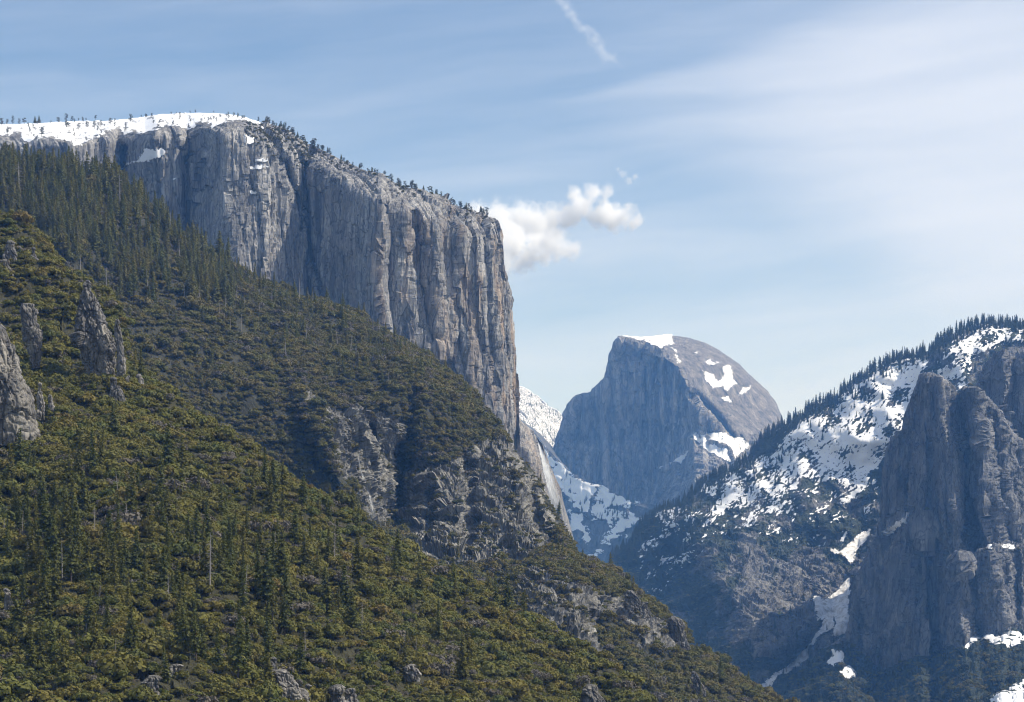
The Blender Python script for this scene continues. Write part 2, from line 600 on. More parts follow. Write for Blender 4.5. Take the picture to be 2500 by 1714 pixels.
M['leaf_warm'] = leaf_material('chaparral_leaf', [(0.140, 0.134, 0.034), (0.182, 0.146, 0.040), (0.107, 0.118, 0.032), (0.188, 0.139, 0.048), (0.098, 0.113, 0.032), (0.160, 0.142, 0.036), (0.125, 0.130, 0.034)])
M['leaf_cool'] = leaf_material('oak_leaf', [(0.110, 0.110, 0.030), (0.134, 0.120, 0.034), (0.094, 0.099, 0.030), (0.149, 0.122, 0.042), (0.118, 0.113, 0.032)])
M['leaf_grey'] = leaf_material('bare_twig', [(0.13, 0.115, 0.10), (0.16, 0.14, 0.12), (0.11, 0.095, 0.08)], 0.1)
M['needle'] = leaf_material('needle', [(0.113, 0.123, 0.034), (0.140, 0.134, 0.034), (0.097, 0.110, 0.034), (0.161, 0.141, 0.038), (0.120, 0.123, 0.034)])
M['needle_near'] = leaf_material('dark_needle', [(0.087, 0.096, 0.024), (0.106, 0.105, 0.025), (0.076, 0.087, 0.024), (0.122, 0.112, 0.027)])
M['needle_far'] = leaf_material('far_needle', [(0.052, 0.066, 0.036), (0.066, 0.074, 0.038), (0.056, 0.066, 0.036)])
M['needle_rim'] = leaf_material('rim_needle', [(0.065, 0.066, 0.035), (0.09, 0.075, 0.045), (0.055, 0.062, 0.035)])
M['needle_red'] = leaf_material('dying_needle', [(0.16, 0.075, 0.05), (0.13, 0.07, 0.05)], 0.1)
for nm, cc in (('bark', (0.10, 0.075, 0.055)), ('dead_wood', (0.31, 0.28, 0.25))):
    m, t, b = material(nm)
    P_ = t.new('ShaderNodeTexCoord').outputs['Object']
    t.put(b.inputs['Base Color'], t.mix(t.noise(t.scale(P_, (1.5, 1.5, 0.3)), 1, 5), tuple(q * 0.6 for q in cc), tuple(q * 1.35 for q in cc)))
    M[nm] = m


# falling water: streaked, thin at the edges and towards the foot
def water_material(name, base_a, fade):
    m, t, b = material(name, 0.5, 0.3)
    b.inputs['Base Color'].default_value = (0.92, 0.95, 0.98, 1)
    P = t.new('ShaderNodeTexCoord').outputs['Object']
    n = t.noise(t.scale(P, (1 / 3.5, 1 / 3.5, 1 / 60)), 1, 5, 0.6, 0.3)
    e = t.new('ShaderNodeAttribute', attribute_name='edge').outputs['Fac']
    a = t.m('MULTIPLY', t.m('MULTIPLY', t.sm(n, 0.30, 0.68, fade, 1.0), e), base_a, clamp=True)
    t.put(b.inputs['Alpha'], a)
    # drops pass light on in all directions
    tl = t.new('ShaderNodeBsdfTranslucent')
    tl.inputs['Color'].default_value = (0.95, 0.97, 1.0, 1)
    tp = t.new('ShaderNodeBsdfTransparent')
    m1 = t.new('ShaderNodeMixShader')
    t.put(m1.inputs[0], a)
    t.l.new(tp.outputs[0], m1.inputs[1])
    t.l.new(tl.outputs[0], m1.inputs[2])
    m2 = t.new('ShaderNodeMixShader')
    m2.inputs[0].default_value = 0.5
    t.l.new(b.outputs[0], m2.inputs[1])
    t.l.new(m1.outputs[0], m2.inputs[2])
    t.l.new(m2.outputs[0], t.n['Material Output'].inputs[0])
    return m


M['water'] = water_material('falling_water', 0.6, 0.1)
M['spray'] = water_material('falling_spray', 2.2, 0.35)

# ------------------------------------------------------------------ the large forms
EL_SKY = [(-1500, 330), (-700, 322), (-260, 312), (-120, 306), (0, 303.6), (55, 303.6), (124, 300), (193, 297), (249, 296), (304, 293), (345, 287), (387, 281.5), (428, 278),
          (483, 277), (539, 279), (580, 284), (608, 292), (647, 306), (697, 322), (747, 347), (765, 356), (790, 368), (824, 385), (865, 404),
          (913, 422), (954, 440), (983, 455), (1019, 469), (1060, 482), (1101, 499), (1137, 511), (1172, 524), (1205, 535), (1216, 548),
          (1222, 563), (1223.5, 590), (1225, 612), (1227, 645), (1231, 665), (1238, 690), (1246, 719), (1250, 750), (1253, 789), (1255, 833),
          (1257, 883), (1260, 930), (1262, 980), (1263.5, 1040), (1265, 1110), (1268, 1190)]
prof_x = np.array([-300, 0, 90, 190, 280, 300, 330, 400, 448, 466, 476, 520, 570, 640, 700, 745, 757, 770, 830, 905, 925, 938, 985, 1015, 1060, 1085, 1120, 1150, 1185, 1215, 1240, 1270])
prof_d = np.array([4650, 4520, 4480, 4440, 4530, 4600, 4540, 4400, 4405, 4470, 4430, 4350, 4290, 4310, 4350, 4405, 4445, 4400, 4325, 4225, 4195, 4236, 4236, 4246, 4242, 4262, 4264, 4270, 4290, 4296, 4330, 4440])
_snowline = np.array([(-300, 345), (0, 330), (54, 328), (83, 340), (119, 334), (193, 356), (229, 339), (276, 314), (298, 322), (326, 322), (354, 327), (381, 314), (431, 305), (453, 316), (489, 304), (519, 304), (547, 302), (600, 296), (700, 326), (800, 376), (1300, 600)])


def el_depth(px, py, sy):
    # the buttress leans back and wanders with height
    w = 10 * perlin(px / 90, py / 140, 0 * px, 3)
    k = np.clip((py - 420) / 500, 0, 1)
    d = np.interp(px + w - (k * 25 - 12) * (px < 740), prof_x, prof_d)
    d = d + (1100 - py) * 0.05
    wx = px + 5 * perlin(px / 40, py / 90, 0 * px, 25)
    vert = sstep(py - sy, 20, 90) * np.where(px > 640, 1.0, 0.55)
    d = d - ((1 - 2 * np.abs(perlin(wx / 26, py / 500, 0 * px, 26))) * 4 + (1 - 2 * np.abs(perlin(wx / 10, py / 260, 0 * px, 27))) * 3) * vert
    below = py - sy
    slab = np.clip(1 - below / np.where(px > 720, 75, 60), 0, 1)
    d = d + slab ** 2 * np.where(px > 1190, 25, np.where(px > 720, 120, 160))
    line = np.interp(px, _snowline[:, 0], _snowline[:, 1])
    up = np.clip((line - py), 0, 60)
    d = d + up * 7.5 * (1 - sstep(px, 540, 640))
    # the corner, the chute and some long cracks
    for ln, wd, am in (([(752, 350), (750, 500), (765, 640), (790, 735)], 8, 90), ([(306, 362), (300, 390), (290, 430)], 12, 90),
                       ([(466, 380), (470, 470), (468, 540)], 6, 60), ([(690, 395), (720, 470), (735, 560)], 9, 35),
                       ([(938, 500), (945, 640), (940, 760)], 5, 40), ([(1012, 520), (1020, 690)], 6, 25), ([(1100, 560), (1115, 800), (1150, 1000)], 6, 30),
                       ([(1178, 600), (1190, 800), (1215, 1000)], 6, 30), ([(1033, 600), (1035, 690), (1060, 830)], 9, 35)):
        d = d + am * np.exp(-(line_d(px, py, ln) / wd) ** 2)
    return d


def granite_disp(scale=1.0, amp=1.0, seed=0):
    def f(P, PX, PY):
        X, Y, Z = P[..., 0] / scale, P[..., 1] / scale, P[..., 2] / scale
        a = X * 0.9 + Y * 0.45 + 9 * perlin(X / 110, Y / 110, Z / 220, seed + 1)
        z = Z + 30 * perlin(X / 60, Y / 60, Z / 200, seed + 2)
        d = 0
        for cs, ch, off, tl, sd in ((110, 460, 15, 0.52, 1), (34, 210, 6.5, 0.50, 2), (14, 90, 3.0, 0.80, 3), (6.5, 36, 1.4, 0.75, 4)):
            _, e, dx, dy, r = worley(a / cs, z / ch, seed + sd)
            d = d + (r[0] - 0.5) * off + dx * cs * (r[1] - 0.5) * tl - dy * ch * (r[2] - 0.42) * tl * 0.10
            d = d - np.exp(-(e * cs / 1.6) ** 2) * off * 0.25
        d = d + 3.0 * fbm(a / 12, X * 0, Z / 260, 3, seed + 5, ridged=True)
        d = d + 1.5 * fbm(X / 8, Y / 8, Z / 12, 3, seed + 6)
        return d * scale * amp
    return f


def blocky_disp(scale=1.0, amp=1.0, seed=0, hum=8.0, mask=None, ty=0.7, shear=0.0):
    def f(P, PX, PY):
        X, Y, Z = P[..., 0] / scale, P[..., 1] / scale, P[..., 2] / scale
        a = X + 0.4 * Y + shear * Z + 6 * perlin(X / 30, Y / 30, Z / 30, seed + 1)
        z = Z + 0.5 * Y + 0.35 * X + 6 * perlin(X / 30, Y / 30, Z / 30, seed + 2)
        d = hum * fbm(X / 140, Y / 140, Z / 140, 4, seed + 9)
        q = 0
        for cs, ch, off, tl, sd in ((44, 60, 9, 0.5, 1), (16, 24, 5, 0.9, 2), (7, 10, 2.6, 1.1, 3), (3.4, 5, 1.2, 1.1, 4)):
            _, e, dx, dy, r = worley(a / cs, z / ch, seed + sd)
            q = q + (r[0] - 0.5) * off + dx * cs * (r[1] - 0.5) * tl + dy * ch * (r[2] - 0.5) * tl * ty
        q = q + 1.2 * fbm(X / 5, Y / 5, Z / 5, 3, seed + 4)
        if mask is not None:
            q = q * mask(PX, PY)
        return (d + q * amp) * scale
    return f


def el_tan(PX, PY, P, N):
    return sstep(PX, 800, 930) * sstep(PY, 440, 600) * (0.55 + 0.45 * sstep(PX, 1150, 1250)) + 0.25 * sstep(PX, 560, 700) * sstep(PY, 550, 700) * (PX < 760)


el = landform('granite_cliff', EL_SKY, lambda px: np.interp(px, [-1500, 600, 1000, 1270], [900, 1000, 1150, 1210]), el_depth, 2.6,
              lambda P, PX, PY: granite_disp(1.0, 0.9, 1)(P, PX, PY) * (1 - 0.85 * sstep(np.interp(PX, _snowline[:, 0], _snowline[:, 1]) - PY, -30, 12) * (PX < 640)), M['wall'], rough=1.3, seed=1, attrs={'tan': el_tan},
              back=[(0, 0.5, 80), (0, 6, 300), (0, 30, 900), (0, 200, 2000)], kind='structure',
              label='huge grey granite cliff with a snowy rounded top and a sheer streaked prow')

# ---- the split dome
DOME_SKY = [(1225, 1240), (1300, 1180), (1340, 1112), (1347, 1103), (1357, 1076), (1376, 1021), (1396, 982), (1405, 967), (1423, 960), (1442, 959), (1458, 940), (1474, 924),
            (1481, 901), (1489, 870), (1497, 846), (1499, 833), (1509, 822), (1536, 824), (1571, 825), (1610, 820), (1637, 818), (1660, 821),
            (1688, 826), (1719, 836), (1750, 852), (1781, 873), (1808, 893), (1824, 910), (1851, 932), (1874, 955), (1894, 982), (1906, 1010),
            (1914, 1032), (1935, 1075), (1985, 1160)]
_edge = np.array([(822, 1512), (834, 1551), (850, 1590), (866, 1622), (885, 1650), (915, 1672), (950, 1692), (985, 1708), (1020, 1738), (1050, 1768), (1075, 1790), (1110, 1760), (1180, 1730), (1300, 1700)])


def dome_depth(px, py, sy):
    e = np.interp(py, _edge[:, 0], _edge[:, 1]) + 5 * perlin(px * 0, py / 30, px * 0, 2)
    q = px - e
    left = 12300 + np.maximum(-q, 0) * 1.5
    r = np.maximum(q, 0)
    right = 12300 + r * 2.3 + (r / 100) ** 2 * 90
    d = np.where(q < 0, left, right)
    # shoulder recedes to the summit; the wall is nearly sheer
    d = d + np.where(q > 0, np.clip(1100 - py, 0, 400) * 1.5, np.clip(1100 - py, 0, 400) * 0.35 + 40)
    top = np.clip(1 - (py - sy) / 34, 0, 1)
    d = d + top ** 2 * np.where(q > -12, 260, 90)
    d = d - (1 - 2 * np.abs(perlin(px / 30, py / 500, 0 * px, 36))) * np.where(q < 0, 45, 12) - (1 - 2 * np.abs(perlin(px / 11, py / 260, 0 * px, 37))) * np.where(q < 0, 16, 5)
    # lower apron in front of the wall
    ap = np.interp(px, [1500, 1600, 1640, 1690, 1720, 1760, 1800, 1850], [1300, 1180, 1140, 1098, 1058, 1062, 1078, 1090])
    d = d - np.clip(py - ap, 0, 90) * 4.5 * sstep(px, 1560, 1640)
    d = d - 170 * np.exp(-((px - 1690 - (py - 1060) * 0.1) / 22) ** 2) * sstep(py, 1050, 1075)
    for ln, wd, am in (([(1690, 960), (1745, 1010), (1790, 1070)], 9, 120), ([(1425, 960), (1400, 1150)], 8, 60), ([(1480, 930), (1474, 1180)], 8, -70)):
        d = d + am * np.exp(-(line_d(px, py, ln) / wd) ** 2)
    return d


def dome_disp(P, PX, PY):
    e = np.interp(PY, _edge[:, 0], _edge[:, 1])
    sm = np.where((PX > e) & (PY < 1060), 0.32, 1.0)
    return granite_disp(2.2, 0.7, 21)(P, PX, PY) * sm


dome = landform('granite_dome', DOME_SKY, 1330, dome_depth, 2.4, dome_disp, M['dome'], rough=1.2, seed=2,
                back=[(6, 2, 120), (25, 10, 500), (80, 60, 1500)], center=1690, kind='structure',
                attrs={'tan': lambda PX, PY, P, N: 0.45 * (PX < np.interp(PY, _edge[:, 0], _edge[:, 1])) + 0.55 * sstep(poly_sd(PX, PY, [(1590, 930), (1640, 900), (1665, 960), (1690, 1060), (1680, 1100), (1640, 1125), (1605, 1090), (1610, 1040), (1590, 1010)]), -6, 8)},
                label='split granite dome far off with a sheer shaded face and a sunlit snow patched shoulder')

# ---- far snowy peak, left of the dome
PEAK_SKY = [(1120, 925), (1200, 930), (1263, 943), (1279, 947), (1298, 959), (1318, 975), (1337, 992), (1357, 1002), (1374, 1015), (1420, 1040), (1480, 1070)]
peak = landform('snowy_mountain', PEAK_SKY, 1180, lambda px, py, sy: 15500 - (py - sy) * 9 + (px - 1260) * 2.0, 2.6, granite_disp(4.0, 0.5, 31), M['far'],
                rough=1.5, seed=3, kind='structure', label='distant snow covered mountain between the cliff and the dome')
fld = 0.12 + 0.9 * fbm(peak.PX / 20, peak.PY / 12, 0 * peak.PX, 5, 3) + 0.35 * sstep(peak.PY, 960, 1050)
drape(peak, fld, 'snow', M['snow'], 4, 2, kind='stuff', label='snow lying over the distant mountain left of the dome', category='snow')

# ---- snow slope under the dome
VS_SKY = [(1240, 1010), (1300, 1050), (1340, 1100), (1347, 1107), (1372, 1130), (1384, 1146), (1407, 1158), (1427, 1172), (1454, 1183), (1474, 1185), (1493, 1202), (1512, 1208),
          (1548, 1222), (1571, 1229), (1606, 1233), (1680, 1250), (1760, 1290)]
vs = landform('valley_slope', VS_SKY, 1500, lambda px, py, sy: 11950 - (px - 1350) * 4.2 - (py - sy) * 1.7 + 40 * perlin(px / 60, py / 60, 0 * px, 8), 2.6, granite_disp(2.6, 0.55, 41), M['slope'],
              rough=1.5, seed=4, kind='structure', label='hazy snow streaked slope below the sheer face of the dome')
nz = fbm(vs.PX / 22 + vs.PY / 60, vs.PY / 14 - vs.PX / 90, 0 * vs.PX, 5, 4, 0.6)
POLY_A = [(1300, 1040), (1345, 1108), (1372, 1131), (1407, 1160), (1427, 1173), (1454, 1184), (1474, 1186), (1493, 1203), (1512, 1209), (1560, 1228), (1545, 1236), (1510, 1237), (1480, 1240), (1500, 1248), (1540, 1252), (1565, 1262), (1545, 1282), (1500, 1322), (1470, 1325), (1500, 1275), (1470, 1270), (1440, 1262), (1420, 1252), (1400, 1230), (1380, 1200), (1360, 1180)]
POLY_B = [(1385, 1235), (1425, 1262), (1435, 1290), (1440, 1330), (1415, 1300), (1395, 1290)]
POLY_C = [(1420, 1364), (1465, 1340), (1475, 1348), (1450, 1362), (1430, 1375)]
fld = np.maximum.reduce([np.clip(poly_sd(vs.PX, vs.PY, p), -30, 14) for p in (POLY_A, POLY_B, POLY_C)]) - 1 + 17 * nz
drape(vs, fld, 'snow', M['snow'], 4, 2, kind='stuff', label='shaded snow below the sheer face of the dome', category='snow')

# ---- cliff with the waterfall behind the prow
FALL_SKY = [(1150, 960), (1200, 985), (1263, 1021), (1275, 1033), (1294, 1049), (1310, 1068), (1329, 1095), (1341, 1130), (1353, 1158), (1368, 1193), (1376, 1228),
            (1388, 1270), (1400, 1317), (1411, 1352), (1425, 1400), (1445, 1470)]


def fall_depth(px, py, sy):
    return 5200 + np.clip(px - 1290, 0, 200) * 2.2 - np.clip(py - sy, 0, 60) * 1.2 + 60 * np.exp(-(line_d(px, py, [(1312, 1080), (1340, 1200), (1375, 1330)]) / 9) ** 2)


fall = landform('waterfall_cliff', FALL_SKY, 1520, fall_depth, 2.4, granite_disp(1.1, 0.55, 51), M['wall'], rough=1.0, seed=5,
                attrs={'tan': lambda PX, PY, P, N: 0.5 * sstep(PY, 1000, 1060) * (1 - sstep(PY, 1150, 1250))}, back=[(-4, 2, 60), (-10, 8, 300), (-30, 30, 900)], kind='structure',
                label='smooth granite cliff carrying a waterfall behind the foot of the prow')

# ---- right-hand ridge
RIDGE_SKY = [(1440, 1450), (1481, 1399), (1493, 1356), (1512, 1340), (1536, 1333), (1551, 1302), (1579, 1274), (1602, 1253), (1629, 1243), (1664, 1232), (1688, 1204),
             (1711, 1181), (1746, 1161), (1785, 1146), (1804, 1130), (1836, 1103), (1863, 1072), (1902, 1049), (1935, 1030), (1970, 1007), (2005, 986), (2041, 972),
             (2069, 947), (2111, 923), (2146, 893), (2181, 881), (2216, 868), (2269, 856), (2290, 836), (2322, 816), (2357, 803), (2410, 793), (2462, 797), (2500, 794), (2620, 770), (2760, 740)]
ridge_rbf = rbf([(1480, 1400, 7400), (1600, 1260, 7450), (1750, 1170, 7400), (1900, 1050, 7320), (2110, 925, 7230), (2300, 830, 7180), (2500, 796, 7120), (2700, 760, 7100),
                 (1560, 1450, 7120), (1700, 1300, 7060), (1650, 1550, 6480), (1850, 1250, 7020), (1850, 1450, 6480), (1980, 1100, 7170), (2000, 1250, 6930), (2000, 1400, 6620),
                 (2150, 1050, 7060), (2250, 950, 7080), (2400, 900, 7000), (2100, 1300, 6820), (1700, 1680, 5950), (1950, 1600, 6150), (1850, 1780, 5600), (2500, 1300, 6600), (1500, 1780, 5700), (2500, 1780, 5700),
                 (2050, 1480, 6420), (1990, 1480, 6440)])


def ridge_depth(px, py, sy):
    d = ridge_rbf(px, py)
    d = d + 160 * np.clip(1 - (py - sy) / 40, 0, 1) ** 2
    d = d + 80 * fbm(px / 150, py / 130, 0 * px, 3, 12) + 35 * np.exp(-(line_d(px, py, [(2115, 1310), (2080, 1400), (2035, 1470), (1960, 1600), (1860, 1700)]) / 22) ** 2)
    d = d + 70 * np.exp(-(line_d(px, py, [(1640, 1300), (1625, 1400), (1600, 1500)]) / 14) ** 2) - 130 * np.exp(-(line_d(px, py, [(1720, 1330), (1800, 1480), (1900, 1560)]) / 60) ** 2)
    return d


def ridge_veg(PX, PY, P, N):
    return np.clip(0.65 - 0.5 * sstep(PX, 1680, 1900) * sstep(PY, 1300, 1420) * (1 - sstep(PY, 1560, 1640)) + 0.5 * fbm(PX / 60, PY / 60, 0 * PX, 3, 6) + 0.3 * (PX < 1640), 0, 1)


def ridge_disp(P, PX, PY):
    calm = sstep(poly_sd(PX, PY, [(1600, 1270), (1720, 1170), (1900, 1040), (2110, 900), (2300, 800), (2560, 770), (2560, 850), (2350, 960), (2230, 1000), (2150, 1190), (2000, 1260), (1800, 1290)]), -40, 30)
    return blocky_disp(1.5, 0.9, 61, hum=10)(P, PX, PY) * (1 - 0.5 * calm)


ridge = landform('snowy_ridge', RIDGE_SKY, 1800, ridge_depth, 2.5, ridge_disp, M['ridge'], rough=2.0, seed=6, attrs={'veg': ridge_veg}, kind='structure',
                 label='long forested ridge with broken snow falling into the valley from the right')
SN1 = [(1895, 1095), (1940, 1055), (1975, 1022), (2010, 1000), (2040, 990), (2075, 962), (2115, 930), (2150, 900), (2185, 885), (2230, 874), (2270, 880), (2262, 915), (2240, 940), (2222, 985), (2212, 1045), (2170, 1105),
       (2140, 1140), (2095, 1172), (2050, 1178), (2000, 1172), (1950, 1165), (1905, 1178), (1870, 1150)]
SN2 = [(2280, 905), (2320, 862), (2350, 820), (2395, 806), (2470, 806), (2500, 808), (2500, 830), (2440, 838), (2405, 850), (2380, 880), (2358, 930), (2345, 948), (2305, 912)]
SN3 = [(1705, 1190), (1760, 1172), (1820, 1140), (1900, 1090), (1960, 1160), (1935, 1232), (1880, 1258), (1800, 1246), (1745, 1275), (1690, 1316), (1668, 1320), (1720, 1262), (1740, 1215)]
SN4 = [(1605, 1256), (1662, 1236), (1664, 1242), (1610, 1268)]
SN5 = [(2055, 1190), (2080, 1140), (2140, 1165), (2148, 1185), (2095, 1210), (2060, 1250), (2030, 1290)]
GUL1 = [(2072, 1334), (2101, 1311), (2127, 1298), (2124, 1326), (2089, 1349), (2075, 1378), (2057, 1361), (2031, 1340), (2050, 1350)]
GUL2 = [(2078, 1425), (2072, 1451), (2066, 1500), (2085, 1512), (2083, 1535), (2040, 1552), (2050, 1520), (2002, 1556), (1958, 1610), (1929, 1642), (1900, 1660), (1867, 1690), (1845, 1690), (1900, 1649), (1952, 1600), (2002, 1553), (2019, 1512), (1996, 1509), (1990, 1465), (2014, 1476), (2040, 1457), (2063, 1431)]
PX, PY = ridge.PX, ridge.PY
rz = 0.80 * fbm((PX * 0.8 - PY * 0.6) / 12, (PY * 0.8 + PX * 0.6) / 6.5, 0 * PX, 4, 7, 0.72) * 0.8 + 0.8 * perlin((PX * 0.8 - PY * 0.6) / 52, (PY * 0.8 + PX * 0.6) / 26, 0 * PX, 19)
rz2 = fbm(PX / 70, PY / 55, 0 * PX, 3, 15)


def cl(poly, lo=-40, hi=16):
    return np.clip(poly_sd(PX, PY, poly), lo, hi)


f1 = np.maximum(cl(SN1, -40, 5.5), cl(SN2, -40, 4.5)) + 21 * rz + 4 * rz2
f3 = np.maximum.reduce([cl(SN3, -40, 10) - 7, cl(SN4, -40, 6) + 2, cl(SN5, -40, 10) - 7]) + 20 * rz
low = np.clip(poly_sd(PX, PY, [(1560, 1330), (1640, 1260), (1760, 1220), (1960, 1180), (2150, 1180), (2130, 1290), (2050, 1330), (1900, 1320), (1750, 1320), (1640, 1420), (1590, 1500), (1560, 1440)]), -40, 8) - 17.5 + 22 * rz
fld = np.maximum.reduce([f1, f3, low])
trees_gap = np.clip((PY - np.interp(PX, ridge.skyx, ridge.skyy)) / 10, 0, 1) * 30 - 14
drape(ridge, np.minimum(fld, trees_gap + 8 * rz), 'snow', M['snow'], 4.5, 4, soft=8.0, kind='stuff', label='broken snow between dark boulders on the ridge', category='snow')
gz = np.maximum(cl(GUL1, -40, 7), cl(GUL2, -40, 7)) + 4 + 5 * rz
drape(ridge, gz, 'snow', M['dirty_snow'], 9.0, 3, kind='stuff', label='grimy avalanche snow lying in the gully beside the dark tower', category='snow')

# ---- the dark towers on the right
TA_SKY = [(1868, 1740), (1895, 1700), (1935, 1662), (1985, 1612), (2035, 1570), (2064, 1552), (2074, 1510), (2080, 1470), (2088, 1430), (2101, 1387), (2116, 1346), (2140, 1302), (2148, 1240), (2152, 1160), (2160, 1106), (2174, 1067),
          (2203, 1052), (2213, 1010), (2223, 968), (2237, 937), (2246, 914), (2260, 910), (2273, 909), (2297, 916), (2311, 933), (2322, 951), (2337, 976), (2344, 957), (2360, 945), (2385, 951), (2410, 972), (2440, 1003), (2465, 1050),
          (2490, 1090), (2530, 1140), (2620, 1230)]
ta_x = np.array([1850, 2050, 2150, 2205, 2225, 2300, 2312, 2330, 2342, 2352, 2380, 2420, 2500, 2640])
ta_d = np.array([5700, 5560, 5480, 5400, 5320, 5190, 5215, 5275, 5320, 5262, 5180, 5225, 5340, 5460])


def ta_depth(px, py, sy):
    w = 9 * perlin(px / 60, py / 80, 0 * px, 5)
    slant = (py - 1000) * 0.10
    d = np.interp(px + w - slant * (px > 2260), ta_x, ta_d) - 0.18 * (py - 1000)
    d = d + 22 * np.clip(1 - (py - sy) / 10, 0, 1) ** 2
    wx = px - slant * (px > 2260) + 6 * perlin(px / 40, py / 60, 0 * px, 15)
    d = d - (1 - 2 * np.abs(perlin(wx / 34, py / 420, 0 * px, 16))) * 20 - (1 - 2 * np.abs(perlin(wx / 13, py / 200, 0 * px, 17))) * 8
    # bench and lower walls on the right, then the wooded apron
    bench = np.interp(px, [2250, 2330, 2400, 2430, 2520], [1420, 1375, 1340, 1334, 1330])
    d = d - sstep(py, -8, 8) * 0
    d = d - 110 * sstep(py - bench, -6, 10) * sstep(px, 2300, 2350)
    apron = np.interp(px, [1900, 2050, 2150, 2300, 2340, 2400, 2520], [1640, 1560, 1640, 1590, 1578, 1560, 1540])
    d = d - np.clip(py - apron, 0, 400) * 4.2
    for ln, wd, am in (([(2338, 975), (2352, 1150), (2375, 1290)], 7, 35), ([(2225, 1055), (2215, 1300)], 8, 45), ([(2420, 1010), (2440, 1180), (2470, 1320)], 9, 50),
                       ([(2330, 1390), (2360, 1500), (2390, 1560)], 12, 45), ([(2480, 1345), (2485, 1500)], 8, 40)):
        d = d + am * np.exp(-(line_d(px, py, ln) / wd) ** 2)
    return d


def ta_veg(PX, PY, P, N):
    apron = np.interp(PX, [1900, 2050, 2150, 2300, 2340, 2400, 2520], [1640, 1570, 1640, 1590, 1578, 1560, 1540])
    return np.clip(sstep(PY - apron, -15, 20) + 0.25 * sstep(fbm(PX / 40, PY / 50, 0 * PX, 3, 5), 0.1, 0.5), 0, 1)


def ta_disp(P, PX, PY):
    k = sstep(PX - (PY - 1000) * 0.1, 2290, 2335)
    return granite_disp(1.0, 1.0, 71)(P, PX, PY) * (1 - 0.25 * k) + granite_disp(2.0, 0.40, 75)(P, PX, PY) + (6.0 * fbm(P[..., 0] / 55 + P[..., 2] / 160, P[..., 1] / 55, P[..., 2] / 80, 5, 79, 0.55, ridged=True) + 6 * perlin(P[..., 0] / 26 + P[..., 2] / 50, P[..., 1] / 26, P[..., 2] / 40, 78)) * k


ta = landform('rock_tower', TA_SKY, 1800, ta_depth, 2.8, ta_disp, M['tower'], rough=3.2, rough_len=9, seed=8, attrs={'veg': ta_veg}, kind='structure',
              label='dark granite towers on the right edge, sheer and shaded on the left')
TSN = [[(2346, 1591), (2366, 1573), (2401, 1559), (2448, 1563), (2500, 1550), (2560, 1540), (2560, 1590), (2500, 1585), (2442, 1588), (2418, 1573), (2380, 1577)], [(2428, 1718), (2468, 1693), (2500, 1672), (2560, 1640), (2560, 1760), (2430, 1760)],
       [(2028, 1627), (2042, 1598), (2052, 1602), (2053, 1625), (2040, 1630)], [(2046, 1650), (2062, 1628), (2090, 1645), (2076, 1662), (2060, 1664)]]


def ta_clear(px, py):
    a = 1.0
    for q_ in TSN:
        a = a * (poly_sd(px, py + 3, q_) < -4) * (poly_sd(px, py - 9, q_) < 2)
    return a


PX, PY = ta.PX, ta.PY
rz = fbm(PX / 16, PY / 12, 0 * PX, 5, 17, 0.6)
for poly, txt, am in (([(2346, 1591), (2366, 1573), (2401, 1559), (2448, 1563), (2500, 1550), (2560, 1540), (2560, 1590), (2500, 1585), (2442, 1588), (2418, 1573), (2380, 1577)], 'white snow apron at the foot of the right tower', 7),
                      ([(2428, 1718), (2468, 1693), (2500, 1672), (2560, 1640), (2560, 1760), (2430, 1760)], 'snow patch in the woods in the lower right corner', 5),
                      ([(2410, 1331), (2471, 1327), (2477, 1338), (2410, 1341)], 'thin snow strip on the bench of the right tower', 1),
                      ([(2028, 1627), (2042, 1598), (2052, 1602), (2053, 1625), (2040, 1630)], 'small snow patch in the shaded woods left of the tower foot', 6),
                      ([(2050, 1645), (2062, 1632), (2086, 1645), (2074, 1658), (2064, 1660)], 'lowest snow patch in the shaded woods left of the tower foot', 6),
                      ([(2152, 1302), (2180, 1285), (2205, 1270), (2222, 1255), (2216, 1272), (2190, 1290), (2160, 1306)], 'slanting snow ledge on the shaded wall of the tower', 4)):
    drape(ta, np.clip(poly_sd(PX, PY, poly), -30, 10) + am * 0.7 * rz + 1, 'snow_patch', M['snow'], 5, 3, label=txt, category='snow')

TC_SKY = [(2300, 1080), (2335, 1000), (2360, 965), (2385, 933), (2399, 895), (2417, 870), (2434, 857), (2452, 850), (2463, 867), (2473, 858), (2500, 848), (2560, 835), (2680, 815)]
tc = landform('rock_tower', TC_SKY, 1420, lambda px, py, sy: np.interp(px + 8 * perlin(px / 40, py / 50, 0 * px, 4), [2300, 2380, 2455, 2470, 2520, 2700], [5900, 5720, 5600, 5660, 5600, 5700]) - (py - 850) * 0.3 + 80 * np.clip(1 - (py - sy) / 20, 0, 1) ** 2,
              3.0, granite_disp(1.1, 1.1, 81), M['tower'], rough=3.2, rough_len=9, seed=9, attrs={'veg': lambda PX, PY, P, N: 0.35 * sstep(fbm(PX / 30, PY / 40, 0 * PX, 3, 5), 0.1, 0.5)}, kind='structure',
              label='shaded rock tower behind the others at the right edge')

